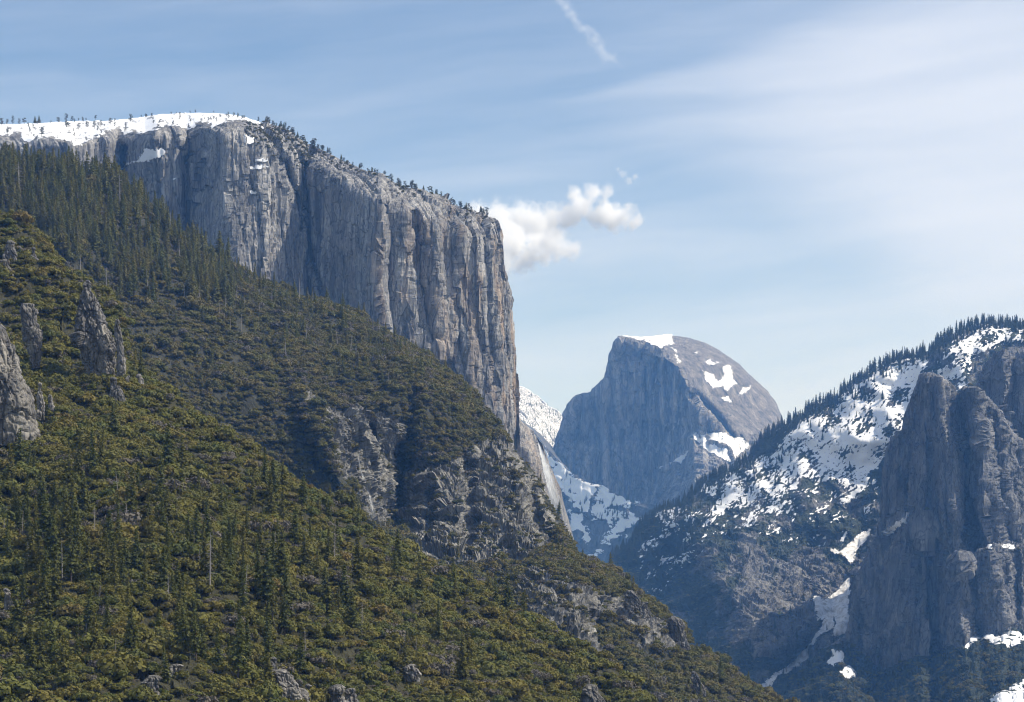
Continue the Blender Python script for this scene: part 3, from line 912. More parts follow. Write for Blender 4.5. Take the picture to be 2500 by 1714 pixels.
# ---- the wooded mid hillside
MID_SKY = [(-1500, 300), (-900, 340), (-500, 385), (-260, 400), (-100, 404), (0, 412), (110, 424), (200, 428), (280, 448), (340, 490), (390, 540), (440, 575), (480, 597), (520, 624), (560, 650), (600, 668), (640, 690), (695, 706),
           (731, 731), (760, 733), (792, 739), (833, 750), (883, 772), (916, 799), (958, 824), (994, 846), (1040, 865), (1060, 886), (1082, 900), (1107, 919), (1137, 947), (1165, 974),
           (1192, 999), (1220, 1032), (1237, 1058), (1252, 1092), (1267, 1122), (1287, 1132), (1306, 1156), (1322, 1197), (1339, 1230), (1364, 1262), (1384, 1300), (1407, 1346), (1427, 1371),
           (1461, 1385), (1487, 1398), (1506, 1413), (1525, 1429), (1554, 1442), (1574, 1463), (1599, 1486), (1616, 1505), (1638, 1510), (1664, 1531), (1677, 1558), (1684, 1580), (1709, 1597),
           (1748, 1610), (1783, 1632), (1803, 1654), (1829, 1677), (1871, 1697), (1893, 1716), (1960, 1760), (2060, 1830)]
mid_rbf = rbf([(-1500, 300, 2750), (-1500, 1200, 2200), (-200, 405, 2750), (0, 412, 2750), (300, 455, 2820), (600, 668, 2930), (790, 739, 2980), (1040, 865, 2930), (1240, 1058, 2720), (150, 600, 2450), (400, 750, 2470), (560, 720, 2700), (700, 850, 2600),
               (640, 960, 2420), (450, 900, 2380), (400, 965, 2280), (520, 1030, 2330), (800, 1000, 2470), (880, 1130, 2475), (900, 1250, 2440), (960, 1200, 2520), (985, 1150, 2570), (985, 1260, 2520), (1050, 1000, 2580), (1000, 900, 2650), (1080, 1200, 2480),
               (1000, 1340, 2330), (1250, 1300, 2360), (1300, 1150, 2560), (1400, 1450, 2080), (1420, 1375, 2280), (1600, 1500, 2180), (1610, 1600, 2020), (1680, 1580, 2130), (1850, 1700, 2000), (1300, 1600, 1900), (1500, 1714, 1850), (1200, 1500, 2050),
               (700, 1200, 2380), (200, 850, 2350), (0, 700, 2450), (0, 1900, 1700), (1200, 2000, 1600), (2000, 1900, 1900), (-200, 1000, 2300)])
NOTCH = [(1010, 960), (998, 1040), (985, 1130), (975, 1210), (968, 1280)]
ROCK1 = [(745, 935), (790, 960), (850, 1000), (930, 1010), (985, 1040), (965, 1150), (960, 1270), (905, 1265), (880, 1215), (820, 1120), (775, 1020)]
ROCK2 = [(990, 1120), (1060, 1140), (1120, 1120), (1180, 1080), (1240, 1090), (1300, 1160), (1340, 1240), (1360, 1290), (1280, 1370), (1180, 1370), (1080, 1370), (1000, 1350), (985, 1240)]
ROCK3 = [(1290, 1400), (1440, 1440), (1560, 1470), (1600, 1500), (1640, 1530), (1690, 1590), (1620, 1590), (1500, 1520), (1440, 1540), (1490, 1620), (1550, 1700), (1500, 1700), (1430, 1600), (1300, 1560), (1260, 1480)]


def mid_rock(px, py):
    r = np.maximum.reduce([np.clip(poly_sd(px, py, q), -40, 20) - o for q, o in ((ROCK1, -8), (ROCK2, -6), (ROCK3, 0))])
    r = r + 16 * fbm(px / 45, py / 40, 0 * px, 3, 3) + 6 * fbm(px / 12, py / 12, 0 * px, 2, 4)
    return sstep(r, -8, 12)


def mid_depth(px, py, sy):
    d = mid_rbf(px, py)
    d = d + 70 * np.clip(1 - (py - sy) / 45, 0, 1) ** 2
    for ln, wd, am in ((NOTCH, 11, 170), ([(905, 1045), (915, 1120), (935, 1160)], 9, 35), ([(560, 760), (500, 900), (470, 980)], 30, 40), ([(1290, 1150), (1310, 1260), (1350, 1330)], 16, 40), ([(1130, 1060), (1150, 1220), (1140, 1330)], 14, 40), ([(1050, 1170), (1045, 1330)], 8, 25),
                       ([(690, 850), (730, 960), (800, 1120), (850, 1210)], 16, -35), ([(1440, 1500), (1500, 1620), (1560, 1700)], 14, 30), ([(1640, 1510), (1655, 1560)], 6, 25), ([(650, 800), (560, 1000)], 40, 30)):
        d = d + am * np.exp(-(line_d(px, py, ln) / wd) ** 2)
    return d


_mid_blocks = blocky_disp(1.0, 1.0, 91, hum=11, mask=lambda px, py: 0.15 + 0.95 * mid_rock(px, py))


def mid_disp(P, PX, PY):
    # the crest keeps its line
    return _mid_blocks(P, PX, PY) * (0.2 + 0.8 * sstep(line_d(PX, PY, MID_SKY[3:]), 2, 45))


mid = landform('wooded_hillside', MID_SKY, lambda px: np.interp(px, [-1500, 0, 300, 700, 1100, 1300, 1600, 2060], [1250, 1150, 1250, 1420, 1620, 1800, 1900, 1950]), mid_depth, 2.8,
               mid_disp, M['mid'], rough=1.6, seed=10,
               attrs={'veg': lambda PX, PY, P, N: 1 - mid_rock(PX, PY)}, kind='structure', label='steep wooded hillside with a rocky gully and buttress below the great cliff')

# ---- the near scrub slope
NEAR_SKY = [(-1500, 150), (-800, 240), (-300, 380), (-100, 480), (0, 528), (41, 541), (83, 580), (110, 613), (133, 637), (166, 692), (200, 712), (249, 726), (280, 765), (298, 830), (307, 890), (354, 925), (373, 942), (409, 964), (442, 992), (483, 1016),
            (517, 1041), (584, 1093), (626, 1118), (640, 1125), (695, 1170), (746, 1199), (780, 1217), (843, 1258), (877, 1286), (936, 1314), (991, 1346), (1046, 1376), (1105, 1401), (1148, 1432), (1177, 1453),
            (1232, 1500), (1280, 1524), (1299, 1530), (1322, 1559), (1361, 1583), (1409, 1602), (1441, 1628), (1461, 1641), (1538, 1686), (1570, 1714), (1700, 1800), (1850, 1930)]
near_rbf = rbf([(0, 1714, 820), (600, 1714, 850), (1200, 1714, 1000), (1570, 1713, 1170), (0, 1450, 950), (500, 1450, 960), (900, 1500, 1050), (1300, 1600, 1150), (0, 1150, 1130), (400, 1150, 1120), (700, 1250, 1160),
                (976, 1400, 1200), (0, 900, 1280), (300, 950, 1300), (0, 540, 1520), (110, 620, 1490), (200, 720, 1450), (300, 890, 1390), (500, 1035, 1350), (700, 1172, 1310), (900, 1302, 1290), (1150, 1432, 1280),
                (1300, 1532, 1260), (1450, 1640, 1230), (0, 2600, 560), (1600, 2600, 800), (-300, 1200, 1100), (-300, 500, 1500), (-1500, 150, 1650), (-1500, 1300, 1100), (-1500, 2600, 600)])
near = landform('scrub_hillside', NEAR_SKY, 2500, lambda px, py, sy: near_rbf(px, py) + 40 * np.clip(1 - (py - sy) / 40, 0, 1) ** 2, 4.5,
                blocky_disp(0.8, 0.35, 101, hum=13), M['near'], rough=2.0, seed=11, attrs={'veg': lambda PX, PY, P, N: 0.75 + 0 * PX}, kind='structure',
                label='near hillside covered in olive scrub falling to the right')

# ---- valley floor
x = np.linspace(-21000, 21000, 60)
X_, Y_ = np.meshgrid(x, x)
Vg = np.stack([X_, Y_, -430 + 14 * perlin(X_ / 1500, Y_ / 1500, 0 * X_)], -1).reshape(-1, 3)
ii = np.arange(3600).reshape(60, 60)
m, t, b = material('valley_ground')
P_ = t.new('ShaderNodeTexCoord').outputs['Object']
t.put(b.inputs['Base Color'], t.mix(t.noise(t.scale(P_, (1 / 90,) * 3), 1, 6, 0.6), (0.03, 0.04, 0.02), (0.08, 0.075, 0.045)))
link('ground', mesh_from('ground', Vg, np.stack([ii[:-1, :-1], ii[:-1, 1:], ii[1:, 1:], ii[1:, :-1]], -1).reshape(-1, 4), True), m, kind='structure', label='wooded valley floor')

# ---- snow on the cliff and on the dome
PX, PY = el.PX, el.PY
ez = fbm(PX / 16, PY / 7, 0 * PX, 5, 23, 0.62)
SCAP = [(-300, 280), (0, 290), (200, 285), (340, 275), (430, 266), (540, 268), (610, 280), (650, 295), (705, 322), (690, 326), (645, 310), (602, 297), (575, 296), (547, 303), (522, 316), (519, 304), (489, 303), (475, 311), (453, 319), (431, 306), (412, 307), (381, 314),
        (354, 327), (326, 320), (309, 331), (298, 322), (307, 310), (276, 314), (254, 324), (262, 333), (229, 338), (213, 345), (193, 356), (177, 351), (155, 338), (119, 334), (83, 340), (47, 343), (54, 323), (25, 324), (0, 329), (-300, 345)]
drape(el, np.clip(poly_sd(PX, PY, SCAP), -20, 3.5) + 0.6 + 6.5 * ez, 'snow', M['snow'], 1.2, 3, kind='stuff', label='white snow cap along the rounded top of the great cliff', category='snow')
for poly, txt in (([(287, 417), (304, 405), (340, 392), (353, 376), (362, 362), (384, 366), (393, 362), (406, 370), (398, 380), (367, 393), (334, 398), (308, 408)], 'ragged snow patch with a long tail on the left bowl of the cliff'),
                  ([(591, 334), (619, 343), (616, 352), (590, 357)], 'small snow patch just below the right end of the snow cap'),
                  ([(621, 393), (638, 389), (653, 394), (640, 398), (625, 397)], 'thin snow sliver below the rim of the cliff, upper of two close ones'),
                  ([(606, 405), (618, 411), (629, 403), (646, 410), (628, 416), (610, 415)], 'forked snow sliver below the rim of the cliff, lower of two close ones'),
                  ([(606, 466), (628, 469), (622, 477), (610, 474)], 'lowest small snow sliver on the pale buttress of the cliff'),
                  ([(422, 437), (430, 431), (428, 438)], 'tiny snow spot beside the dark crack of the cliff')):
    drape(el, np.clip(poly_sd(PX, PY, poly), -20, 6) + 2.4 * ez, 'snow_patch', M['snow'], 2.5, 3, label=txt, category='snow')
PX, PY = dome.PX, dome.PY
ez = fbm(PX / 9, PY / 7, 0 * PX, 5, 24, 0.65)
for poly, txt in (([(1512, 815), (1563, 818), (1610, 812), (1643, 812), (1639, 829), (1645, 840), (1614, 853), (1583, 847), (1551, 835), (1522, 826)], 'snow cap on the summit of the split dome'),
                  ([(1715, 908), (1723, 932), (1738, 951), (1762, 943), (1773, 957), (1785, 943), (1799, 936), (1789, 926), (1787, 910), (1783, 895), (1764, 897), (1762, 905), (1769, 912), (1762, 928), (1750, 934), (1738, 916), (1727, 912)], 'large branching snow patch on the shoulder of the dome'),
                  ([(1802, 965), (1816, 945), (1831, 945), (1824, 957)], 'leaf shaped snow patch near the right edge of the dome'),
                  ([(1754, 973), (1773, 968), (1785, 983), (1762, 977)], 'curved snow patch lowest on the shoulder of the dome'),
                  ([(1719, 886), (1732, 881), (1744, 891), (1729, 893)], 'small snow patch above the branching one on the dome'),
                  ([(1636, 852), (1652, 853), (1650, 865)], 'small triangular snow patch right below the summit snow of the dome'),
                  ([(1646, 871), (1664, 886), (1655, 889)], 'small snow sliver on the edge between shaded face and shoulder of the dome'),
                  ([(1696, 862), (1706, 860), (1703, 866)], 'tiny snow spot high on the shoulder of the dome'),
                  ([(1747, 883), (1757, 886), (1750, 890)], 'tiny snow spot just above right of the branching patch'),
                  ([(1688, 1057), (1723, 1067), (1750, 1053), (1777, 1069), (1812, 1070), (1830, 1090), (1806, 1106), (1785, 1130), (1754, 1114), (1719, 1093)], 'broad snow ledge at the foot of the dome shoulder'),
                  ([(1606, 1145), (1633, 1133), (1660, 1114), (1683, 1099), (1681, 1110), (1664, 1131), (1649, 1127), (1625, 1141)], 'slanting snow strip low on the shaded face of the dome')):
    hi = 5
    drape(dome, np.clip(poly_sd(PX, PY, poly), -20, hi) + (3.4 if 'broad' not in txt else 4.2) * ez, 'snow_patch', M['snow'], 6, 4, label=txt, category='snow')

#PLANTS-BEGIN
# ------------------------------------------------------------------ crags and boulders that stand out of the slopes
class Crag:
    pass


def crag(name, outline, L, thick=0.8, disp=1.0, mat='crag', cell=1.0, seed=0, push=0.35, dist=None, sharp=2.6, **props):
    """closed rock body: outline rows are (py, px left, px right)"""
    o = np.array(outline, float)
    py0, py1 = o[0, 0], o[-1, 0]
    D0 = dist if dist else at_px(L, 0.5 * (o[-1, 1] + o[-1, 2]), py1 - 4)[1]
    k = D0 / F
    nz = int(max(18, (py1 - py0) / 1.3))
    py = np.linspace(py0, py1, nz)
    xl, xr = np.interp(py, o[:, 0], o[:, 1]), np.interp(py, o[:, 0], o[:, 2])
    hwm = (o[:, 2] - o[:, 1]).max() / 2 * k
    D0 = D0 + push * hwm * thick
    k = D0 / F
    nr = int(np.clip((xr - xl).max() * 2.2, 28, 150))
    th = np.linspace(0, 2 * np.pi, nr, endpoint=False)[None]
    ct, st_ = np.cos(th), np.sin(th)
    rr = (np.abs(ct) ** sharp + np.abs(st_) ** sharp) ** (-1 / sharp)
    hw = ((xr - xl) / 2 * k)[:, None]
    hd = np.maximum(hw, hwm * 0.35 * np.sqrt(np.clip((py - py0) / (py1 - py0), 0.02, 1))[:, None]) * thick
    X = ((xl + xr) / 2 - CX)[:, None] * k + ct * rr * hw
    Y = D0 + st_ * rr * hd + 0 * hw
    Z = ((HY - py) * k)[:, None] + 0 * X
    P = np.stack([X, Y, Z], -1)
    n = np.stack([ct * rr / np.maximum(hw, 0.3), st_ * rr / np.maximum(hd, 0.3), 0 * X], -1)
    n /= np.linalg.norm(n, axis=-1, keepdims=True)
    c = cell
    a = (X * 0.8 + Y * 0.7) / c + 0.9 * perlin(X / (6 * c), Y / (6 * c), Z / (8 * c), seed)
    z = Z / c + 0.9 * perlin(X / (6 * c), Y / (6 * c), Z / (8 * c), seed + 3)
    d = 0
    for cs, ch, off, tl, sd in ((8.5, 15, 4.6, 1.15, 1), (3.6, 7, 1.9, 1.2, 2), (1.6, 3, 0.8, 1.2, 4)):
        _, e, dx, dy, r = worley(a / cs, z / ch, seed + sd)
        d = d + (r[0] - 0.6) * off + dx * cs * (r[1] - 0.5) * tl + dy * ch * (r[2] - 0.5) * 0.3 - np.exp(-(e * cs / 0.5) ** 2) * 0.9
    d = d + 0.35 * fbm(X / (1.5 * c), Y / (1.5 * c), Z / (1.5 * c), 3, seed + 7)
    fade = np.clip((py - py0) / 8, 0.25, 1)[:, None]
    P = P + n * (d * c * disp * fade)[..., None]
    P[..., 2] += (0.8 * c * disp * perlin(X / (4 * c), Y / (4 * c), Z / (4 * c), seed + 8))
    V = np.concatenate([P.reshape(-1, 3), P[0].mean(0)[None] + [[0, 0, 0.4 * c]], P[-1].mean(0)[None]])
    idx = np.arange(nz * nr).reshape(nz, nr)
    nx = np.roll(idx, -1, 1)
    q = np.stack([idx[:-1], nx[:-1], nx[1:], idx[1:]], -1).reshape(-1, 4)[:, ::-1]
    t1 = np.stack([np.full(nr, nz * nr), nx[0], idx[0]], -1)[:, ::-1]
    t2 = np.stack([np.full(nr, nz * nr + 1), idx[-1], nx[-1]], -1)[:, ::-1]
    me = mesh_from(name, V, [q, t1, t2])
    me.attributes.new('tan', 'FLOAT', 'POINT')
    return link(name, me, M[mat], **props)


def low(x0, x1, y0, y1, lean=0.3):
    """outline of a low bouldery outcrop"""
    c = x0 + (x1 - x0) * lean
    w = x1 - x0
    return [(y0, c - w * .20, c + w * .18), (y0 + (y1 - y0) * .10, c - w * .30, c + w * .30), (y0 + (y1 - y0) * .35, x0 + w * .06, x1 - w * .28),
            (y0 + (y1 - y0) * .7, x0, x1 - w * .08), (y1, x0 - w * .02, x1), (y1 + 18, x0 - w * .02, x1)]


crag('rock_pinnacle', [(686, 206, 216), (697, 203, 220), (711, 200, 219), (719, 196, 230), (738, 188, 236), (755, 184, 243), (777, 180, 250), (793, 178, 262), (821, 178, 274), (849, 181, 280), (876, 190, 281), (898, 204, 284), (920, 215, 288), (950, 220, 290)],
     near, 0.85, 0.75, cell=1.2, seed=3, label='tall pale rock pinnacle with a knob on top rising out of the scrub', category='rock pinnacle')
crag('rock_outcrop', [(780, 281, 290), (799, 279, 296), (835, 279, 302), (876, 283, 306), (904, 284, 306), (931, 286, 303), (960, 286, 304)], near, 1.0, 0.3, cell=1.2, seed=5,
     label='narrow pale rock fin against the right side of the pinnacle', category='rock')
crag('rock_outcrop', [(770, -60, -30), (786, -100, 2), (802, -120, 17), (829, -130, 28), (876, -140, 41), (904, -140, 52), (945, -140, 66), (987, -140, 82), (1039, -140, 90), (1062, -140, 96), (1090, -140, 94)], near, 0.8, 0.42, cell=2.0, seed=7, dist=1165,
     label='massive smooth grey rock face at the left edge of the photo', category='rock')
for oc, txt, sd in ((low(84, 114, 935, 1008, .45), 'upright grey rock just right of the massive rock face', 1),
                    (low(114, 134, 964, 1002, .4), 'small dark rock in the scrub beside the massive rock face', 2),
                    ([(742, 52, 84), (756, 46, 94), (780, 50, 94), (810, 56, 101), (845, 62, 103), (875, 74, 100), (900, 74, 100)], 'dark shaded crag left of the pinnacle', 3),
                    (low(4, 46, 588, 636, .5), 'pale outcrop highest on the left edge of the scrub slope', 4),
                    (low(72, 97, 604, 648, .4), 'small pale outcrop on the crest of the scrub slope', 5),
                    (low(0, 34, 634, 668, .3), 'dark outcrop at the left edge under the highest pale one', 6),
                    (low(262, 304, 922, 968, .35), 'white slanting slab in the scrub below the pinnacle', 7),
                    (low(304, 324, 918, 956, .5), 'grey rock at the foot of the narrow rock fin', 8),
                    (low(329, 353, 914, 958, .4), 'dark rock at the brink right of the pinnacle foot', 9)):
    crag('rock_outcrop', oc, near, 0.85, 0.42, cell=1.1, seed=20 + sd, label=txt, category='rock', group='rock outcrops on the scrub slope')
for oc, txt, sd in ((low(338, 400, 1650, 1712, .6), 'broken grey outcrop at the bottom edge, left of the two rounded ones', 1), (low(392, 462, 1622, 1668, .6), 'pale outcrop with a shrub on it above the bottom edge', 2),
                    (low(646, 748, 1636, 1704, .35), 'wide jointed grey outcrop near the bottom edge', 3), (low(800, 850, 1672, 1740, .5), 'rounded pale boulder at the bottom edge, left one of a pair', 4),
                    (low(832, 894, 1682, 1745, .4), 'rounded pale boulder at the bottom edge, right one of a pair', 5), (low(0, 38, 1438, 1484, .3), 'dark rock at the left edge among the tall conifers', 6),
                    (low(985, 1022, 1622, 1646, .5), 'small grey rock showing through the olive scrub', 7), (low(1420, 1484, 1672, 1724, .4), 'tan outcrop near the bottom edge beside the talus', 8),
                    (low(655, 680, 1605, 1632, .5), 'grey boulder perched above the wide jointed outcrop', 9), (low(735, 770, 1672, 1705, .5), 'small rock at the right end of the wide jointed outcrop', 10),
                    (low(28, 74, 1628, 1668, .4), 'grey rock in the scrub in the lower left corner', 11)):
    crag('rock_outcrop', oc, near, 0.8, 0.8, cell=0.7, seed=40 + sd, label=txt, category='rock', group='rock outcrops on the scrub slope')
for oc, txt, sd in (([(1505, 1640, 1650), (1512, 1630, 1662), (1525, 1630, 1670), (1545, 1634, 1678), (1565, 1640, 1683), (1582, 1644, 1686), (1600, 1644, 1686)], 'columnar rock bluff on the skyline of the lower ridge', 1),
                    ([(1640, 1688, 1698), (1655, 1684, 1708), (1672, 1688, 1720), (1692, 1694, 1727), (1705, 1694, 1727)], 'small columnar rock bluff nearest the bottom of the lower ridge', 2),
                    ([(1442, 1528, 1545), (1455, 1520, 1562), (1480, 1522, 1572), (1510, 1530, 1580), (1525, 1530, 1580)], 'dark broken rock bluff on the upper skyline of the lower ridge', 3),
                    (low(1560, 1600, 1470, 1520, .4), 'grey rock step just right of the dark broken bluff', 4)):
    crag('rock_outcrop', oc, mid, 0.7, 0.8, cell=1.0, seed=60 + sd, label=txt, category='rock', group='rock bluffs of the lower ridge')

# ------------------------------------------------------------------ plant shapes
prng = np.random.default_rng(77)


def cards(cen, out, size, asp, rng, tilt=0.5):
    """diamond leaf sprays: centres, rough facing, half sizes"""
    n = len(cen)
    nrm = out + rng.normal(size=(n, 3)) * tilt
    nrm /= np.linalg.norm(nrm, axis=1, keepdims=True) + 1e-9
    ax = rng.normal(size=(n, 3))
    u = np.cross(nrm, ax)
    u /= np.linalg.norm(u, axis=1, keepdims=True) + 1e-9
    v = np.cross(nrm, u)
    s = np.asarray(size).reshape(-1, 1)
    V = np.stack([cen - u * s, cen - v * s * asp, cen + u * s, cen + v * s * asp], 1).reshape(-1, 3)
    return V, np.arange(4 * n).reshape(n, 4)


def stick(a, b, ra, rb, n=5):
    a, b = np.array(a, float), np.array(b, float)
    w = b - a
    w = w / (np.linalg.norm(w) + 1e-9)
    u = np.cross(w, [0.3, 0.5, 0.81])
    u /= np.linalg.norm(u)
    v = np.cross(w, u)
    th = np.linspace(0, 2 * np.pi, n, endpoint=False)
    r = np.cos(th)[:, None] * u + np.sin(th)[:, None] * v
    V = np.concatenate([a + r * ra, b + r * rb])
    i = np.arange(n)
    j = (i + 1) % n
    return V, np.stack([i, j, j + n, i + n], -1)


def join(parts):
    V, Fc, o = [], [], 0
    for v, f in parts:
        V.append(v)
        Fc.append(f + o)
        o += len(v)
    return np.concatenate(V), np.concatenate(Fc)


def conifer(H, R, rng, gap=0.12, start=0.12, dens=1.0, top=0.85, bend=0.35):
    cen, out, sz = [], [], []
    z = H * start
    while z < H * 0.985:
        q = (z / H - start) / (1 - start)
        L0 = R * ((1 - q) ** top * (0.55 + 0.45 * min(1, q * 5 + 0.35))) + 0.25
        nb = int(round((5 + 3 * (1 - q)) * dens))
        ph = rng.random() * 6.28
        for k in range(nb):
            if rng.random() < gap:
                continue
            L = L0 * rng.uniform(0.62, 1.12)
            a = ph + k * 6.283 / nb + rng.normal() * 0.25
            dr = -bend * (1 - q) + 0.30 * q + rng.normal() * 0.12
            dv = np.array([math.cos(a), math.sin(a), dr])
            m = max(3, int(L / 0.6))
            for s in np.linspace(0.25, 1.0, m):
                c = dv * L * s + [0, 0, z - 0.05 * L * s * s]
                cen.append(c + rng.normal(size=3) * 0.12)
                out.append([math.cos(a) * 0.9, math.sin(a) * 0.9, 0.55])
                sz.append((0.26 * L * (1.15 - s) + 0.42) * rng.uniform(0.8, 1.2))
        z += (0.62 + 0.55 * (1 - q)) * (H / 30) * rng.uniform(0.85, 1.15)
    cen.append([0, 0, H * 0.985]); out.append([1, 0, 0.2]); sz.append(0.5)
    return cards(np.array(cen), np.array(out), np.array(sz), 0.6, rng, 0.5)


def trunk(H, r):
    return join([stick((0, 0, -1.5), (0, 0, H * 0.5), r, r * 0.62, 6), stick((0, 0, H * 0.5), (0, 0, H * 0.97), r * 0.62, 0.05, 6)])


def pine(H, rng, spread=0.26, lo=0.3, flat=0.6):
    tr = [trunk(H, 0.38)]
    cen, out, sz = [], [], []
    for k in range(15):
        q = lo + (1 - lo) * (k + rng.random()) / 15
        a = rng.random() * 6.28
        L = H * spread * (1.08 - q) ** 0.5 * rng.uniform(0.45, 1.15)
        tip = np.array([math.cos(a) * L, math.sin(a) * L, H * q + 0.18 * L])
        tr.append(stick((0, 0, H * q), tip, 0.13, 0.04, 4))
        r = H * 0.085 * rng.uniform(0.7, 1.3)
        n = 20
        v = rng.normal(size=(n, 3))
        v /= np.linalg.norm(v, axis=1, keepdims=True)
        cen.append(tip * [0.85, 0.85, 1] + v * [r * 1.25, r * 1.25, r * flat])
        out.append(v + [0, 0, 0.4])
        sz.append(r * 0.42 * rng.uniform(0.7, 1.3, n))
    return cards(np.concatenate(cen), np.concatenate(out), np.concatenate(sz), 0.7, rng, 0.5), join(tr)


def snag(H, rng, n=44, lo=0.3, reach=0.11):
    tr = [stick((0, 0, -1.5), (0, 0, H * 0.55), 0.36, 0.24, 6), stick((0, 0, H * 0.55), (0, 0, H), 0.24, 0.05, 6)]
    br = []
    for k in range(n):
        q = lo + (0.97 - lo) * (k + rng.random()) / max(n, 1)
        a = rng.random() * 6.28
        L = H * reach * (1.15 - q) ** 0.6 * rng.uniform(0.4, 1.25)
        e = np.array([math.cos(a) * L, math.sin(a) * L, H * q - L * rng.uniform(0.0, 0.5)])
        br.append(stick((0, 0, H * q), e, 0.10, 0.03, 3))
    return join(tr), (join(br) if br else None)


def bush(rng, lobes=11, per=34, flat=0.75, card=0.15):
    per, card = per * 2, card * 0.74
    cen, out, sz = [], [], []
    for k in range(lobes):
        a = rng.random() * 6.28
        rad = math.sqrt(rng.random()) * 0.68 if k else 0
        c = np.array([math.cos(a) * rad, math.sin(a) * rad, (0.62 - 0.55 * rad * rad) * flat * rng.uniform(0.8, 1.15)])
        r = rng.uniform(0.22, 0.40)
        v = rng.normal(size=(per, 3))
        v[:, 2] = np.abs(v[:, 2]) * 1.1 - 0.35
        v /= np.linalg.norm(v, axis=1, keepdims=True)
        cen.append(c + v * r * rng.uniform(0.75, 1.08, (per, 1)))
        out.append(v)
        sz.append(card * rng.uniform(0.6, 1.25, per))
    return cards(np.concatenate(cen), np.concatenate(out), np.concatenate(sz), 0.72, rng, 0.32)


def me_of(name, vf, mat):
    me = mesh_from(name, vf[0], vf[1], False)
    me.materials.append(mat)
    return me


def me_two(name, a, ma, b_, mb):
    V, Fc = join([a, b_])
    me = mesh_from(name, V, Fc, False)
    me.materials.append(ma)
    me.materials.append(mb)
    mi = np.zeros(len(Fc), np.int32)
    mi[len(a[1]):] = 1
    me.polygons.foreach_set('material_index', mi)
    return me


CON = []
for k, (R, gap, st0, dn, tp, bd) in enumerate(((4.9, .08, .08, 1.1, 1.05, .35), (5.8, .12, .10, 1.1, .9, .3), (3.9, .06, .06, 1.2, 1.1, .45), (5.2, .28, .24, 1.0, .75, .25), (4.4, .20, .12, 1.0, .95, .35), (6.0, .18, .16, 1.1, .72, .2))):
    CON.append((conifer(30, R, prng, gap, st0, dn, tp, bd), trunk(30, 0.42)))
CON_SHAPE = ('slender', 'broad', 'narrow spire-like', 'ragged open', 'slim ragged', 'wide bushy')
PIN = [pine(18, prng, sp, lo, fl) for sp, lo, fl in ((.26, .3, .6), (.34, .45, .45), (.22, .18, .8), (.30, .25, .6))]
PIN_SHAPE = ('rounded', 'flat-topped', 'slim', 'bushy')
SNG = [snag(26, prng, n, lo, rc) for n, lo, rc in ((55, .22, .13), (30, .4, .10), (8, .55, .06), (70, .15, .16))]
SNG_SHAPE = ('many-branched', 'thinly branched', 'bare-poled', 'bristling')
BSH = [bush(prng, lb, pr, fl, cd) for lb, pr, fl, cd in ((11, 34, .75, .15), (14, 30, .9, .14), (9, 36, .6, .16), (16, 28, .8, .13), (12, 34, 1.05, .14))]

# ------------------------------------------------------------------ stuff: masses nobody could count, instanced from a few plants
def proto_set(name, meshes):
    col = bpy.data.collections.new(name)
    for i, me in enumerate(meshes):
        o = bpy.data.objects.new(f'{name}_{i:02d}', me)
        col.objects.link(o)
    return col


def mass(name, pts, scl, idx, col, label, rng, category=None, squash=None):
    n = len(pts)
    me = bpy.data.meshes.new(name)
    me.vertices.add(n)
    me.vertices.foreach_set('co', np.asarray(pts, np.float32).ravel())
    rot = np.stack([rng.normal(size=n) * 0.05, rng.normal(size=n) * 0.05, rng.random(n) * 6.283], -1).astype(np.float32)
    me.attributes.new('rot', 'FLOAT_VECTOR', 'POINT').data.foreach_set('vector', rot.ravel())
    sv = np.asarray(scl, np.float32)
    if sv.ndim == 1:
        sv = np.stack([sv, sv, sv * (1 if squash is None else squash)], -1).astype(np.float32)
    me.attributes.new('scl', 'FLOAT_VECTOR', 'POINT').data.foreach_set('vector', sv.ravel())
    me.attributes.new('pick', 'INT', 'POINT').data.foreach_set('value', np.asarray(idx, np.int32))
    o = link(name, me, None, kind='stuff', label=label, category=category)
    tree = bpy.data.node_groups.new(name, 'GeometryNodeTree')
    tree.interface.new_socket('Geometry', in_out='INPUT', socket_type='NodeSocketGeometry')
    tree.interface.new_socket('Geometry', in_out='OUTPUT', socket_type='NodeSocketGeometry')
    q = NT(tree)
    gi, go = q.new('NodeGroupInput'), q.new('NodeGroupOutput')
    ci = q.new('GeometryNodeCollectionInfo')
    ci.inputs['Collection'].default_value = col
    ci.inputs['Separate Children'].default_value = True
    ci.inputs['Reset Children'].default_value = True
    ip = q.new('GeometryNodeInstanceOnPoints')
    ip.inputs['Pick Instance'].default_value = True

    def at(nm, ty):
        a = q.new('GeometryNodeInputNamedAttribute', data_type=ty)
        a.inputs['Name'].default_value = nm
        return a.outputs['Attribute']
    q.l.new(gi.outputs[0], ip.inputs['Points'])
    q.l.new(ci.outputs[0], ip.inputs['Instance'])
    q.l.new(at('pick', 'INT'), ip.inputs['Instance Index'])
    q.l.new(at('rot', 'FLOAT_VECTOR'), ip.inputs['Rotation'])
    q.l.new(at('scl', 'FLOAT_VECTOR'), ip.inputs['Scale'])
    q.l.new(ip.outputs[0], go.inputs[0])
    md = o.modifiers.new('scatter', 'NODES')
    md.node_group = tree
    return o


def proj(p):
    return CX + p[0] / p[1] * F, HY - p[2] / p[1] * F


def rear_points(L, n, rng):
    R = L.rear
    k = rng.choice(len(R) - 1, n, p=(lambda w: w / w.sum())(np.array([1.0, 1.2, 1.2, 1.0, 1.0, 1.0])[:len(R) - 1]))
    c = rng.integers(0, R.shape[1] - 1, n)
    a, b_ = rng.random((2, n, 1))
    return (R[k, c] * (1 - b_) + R[k, c + 1] * b_) * (1 - a) + (R[k + 1, c] * (1 - b_) + R[k + 1, c + 1] * b_) * a


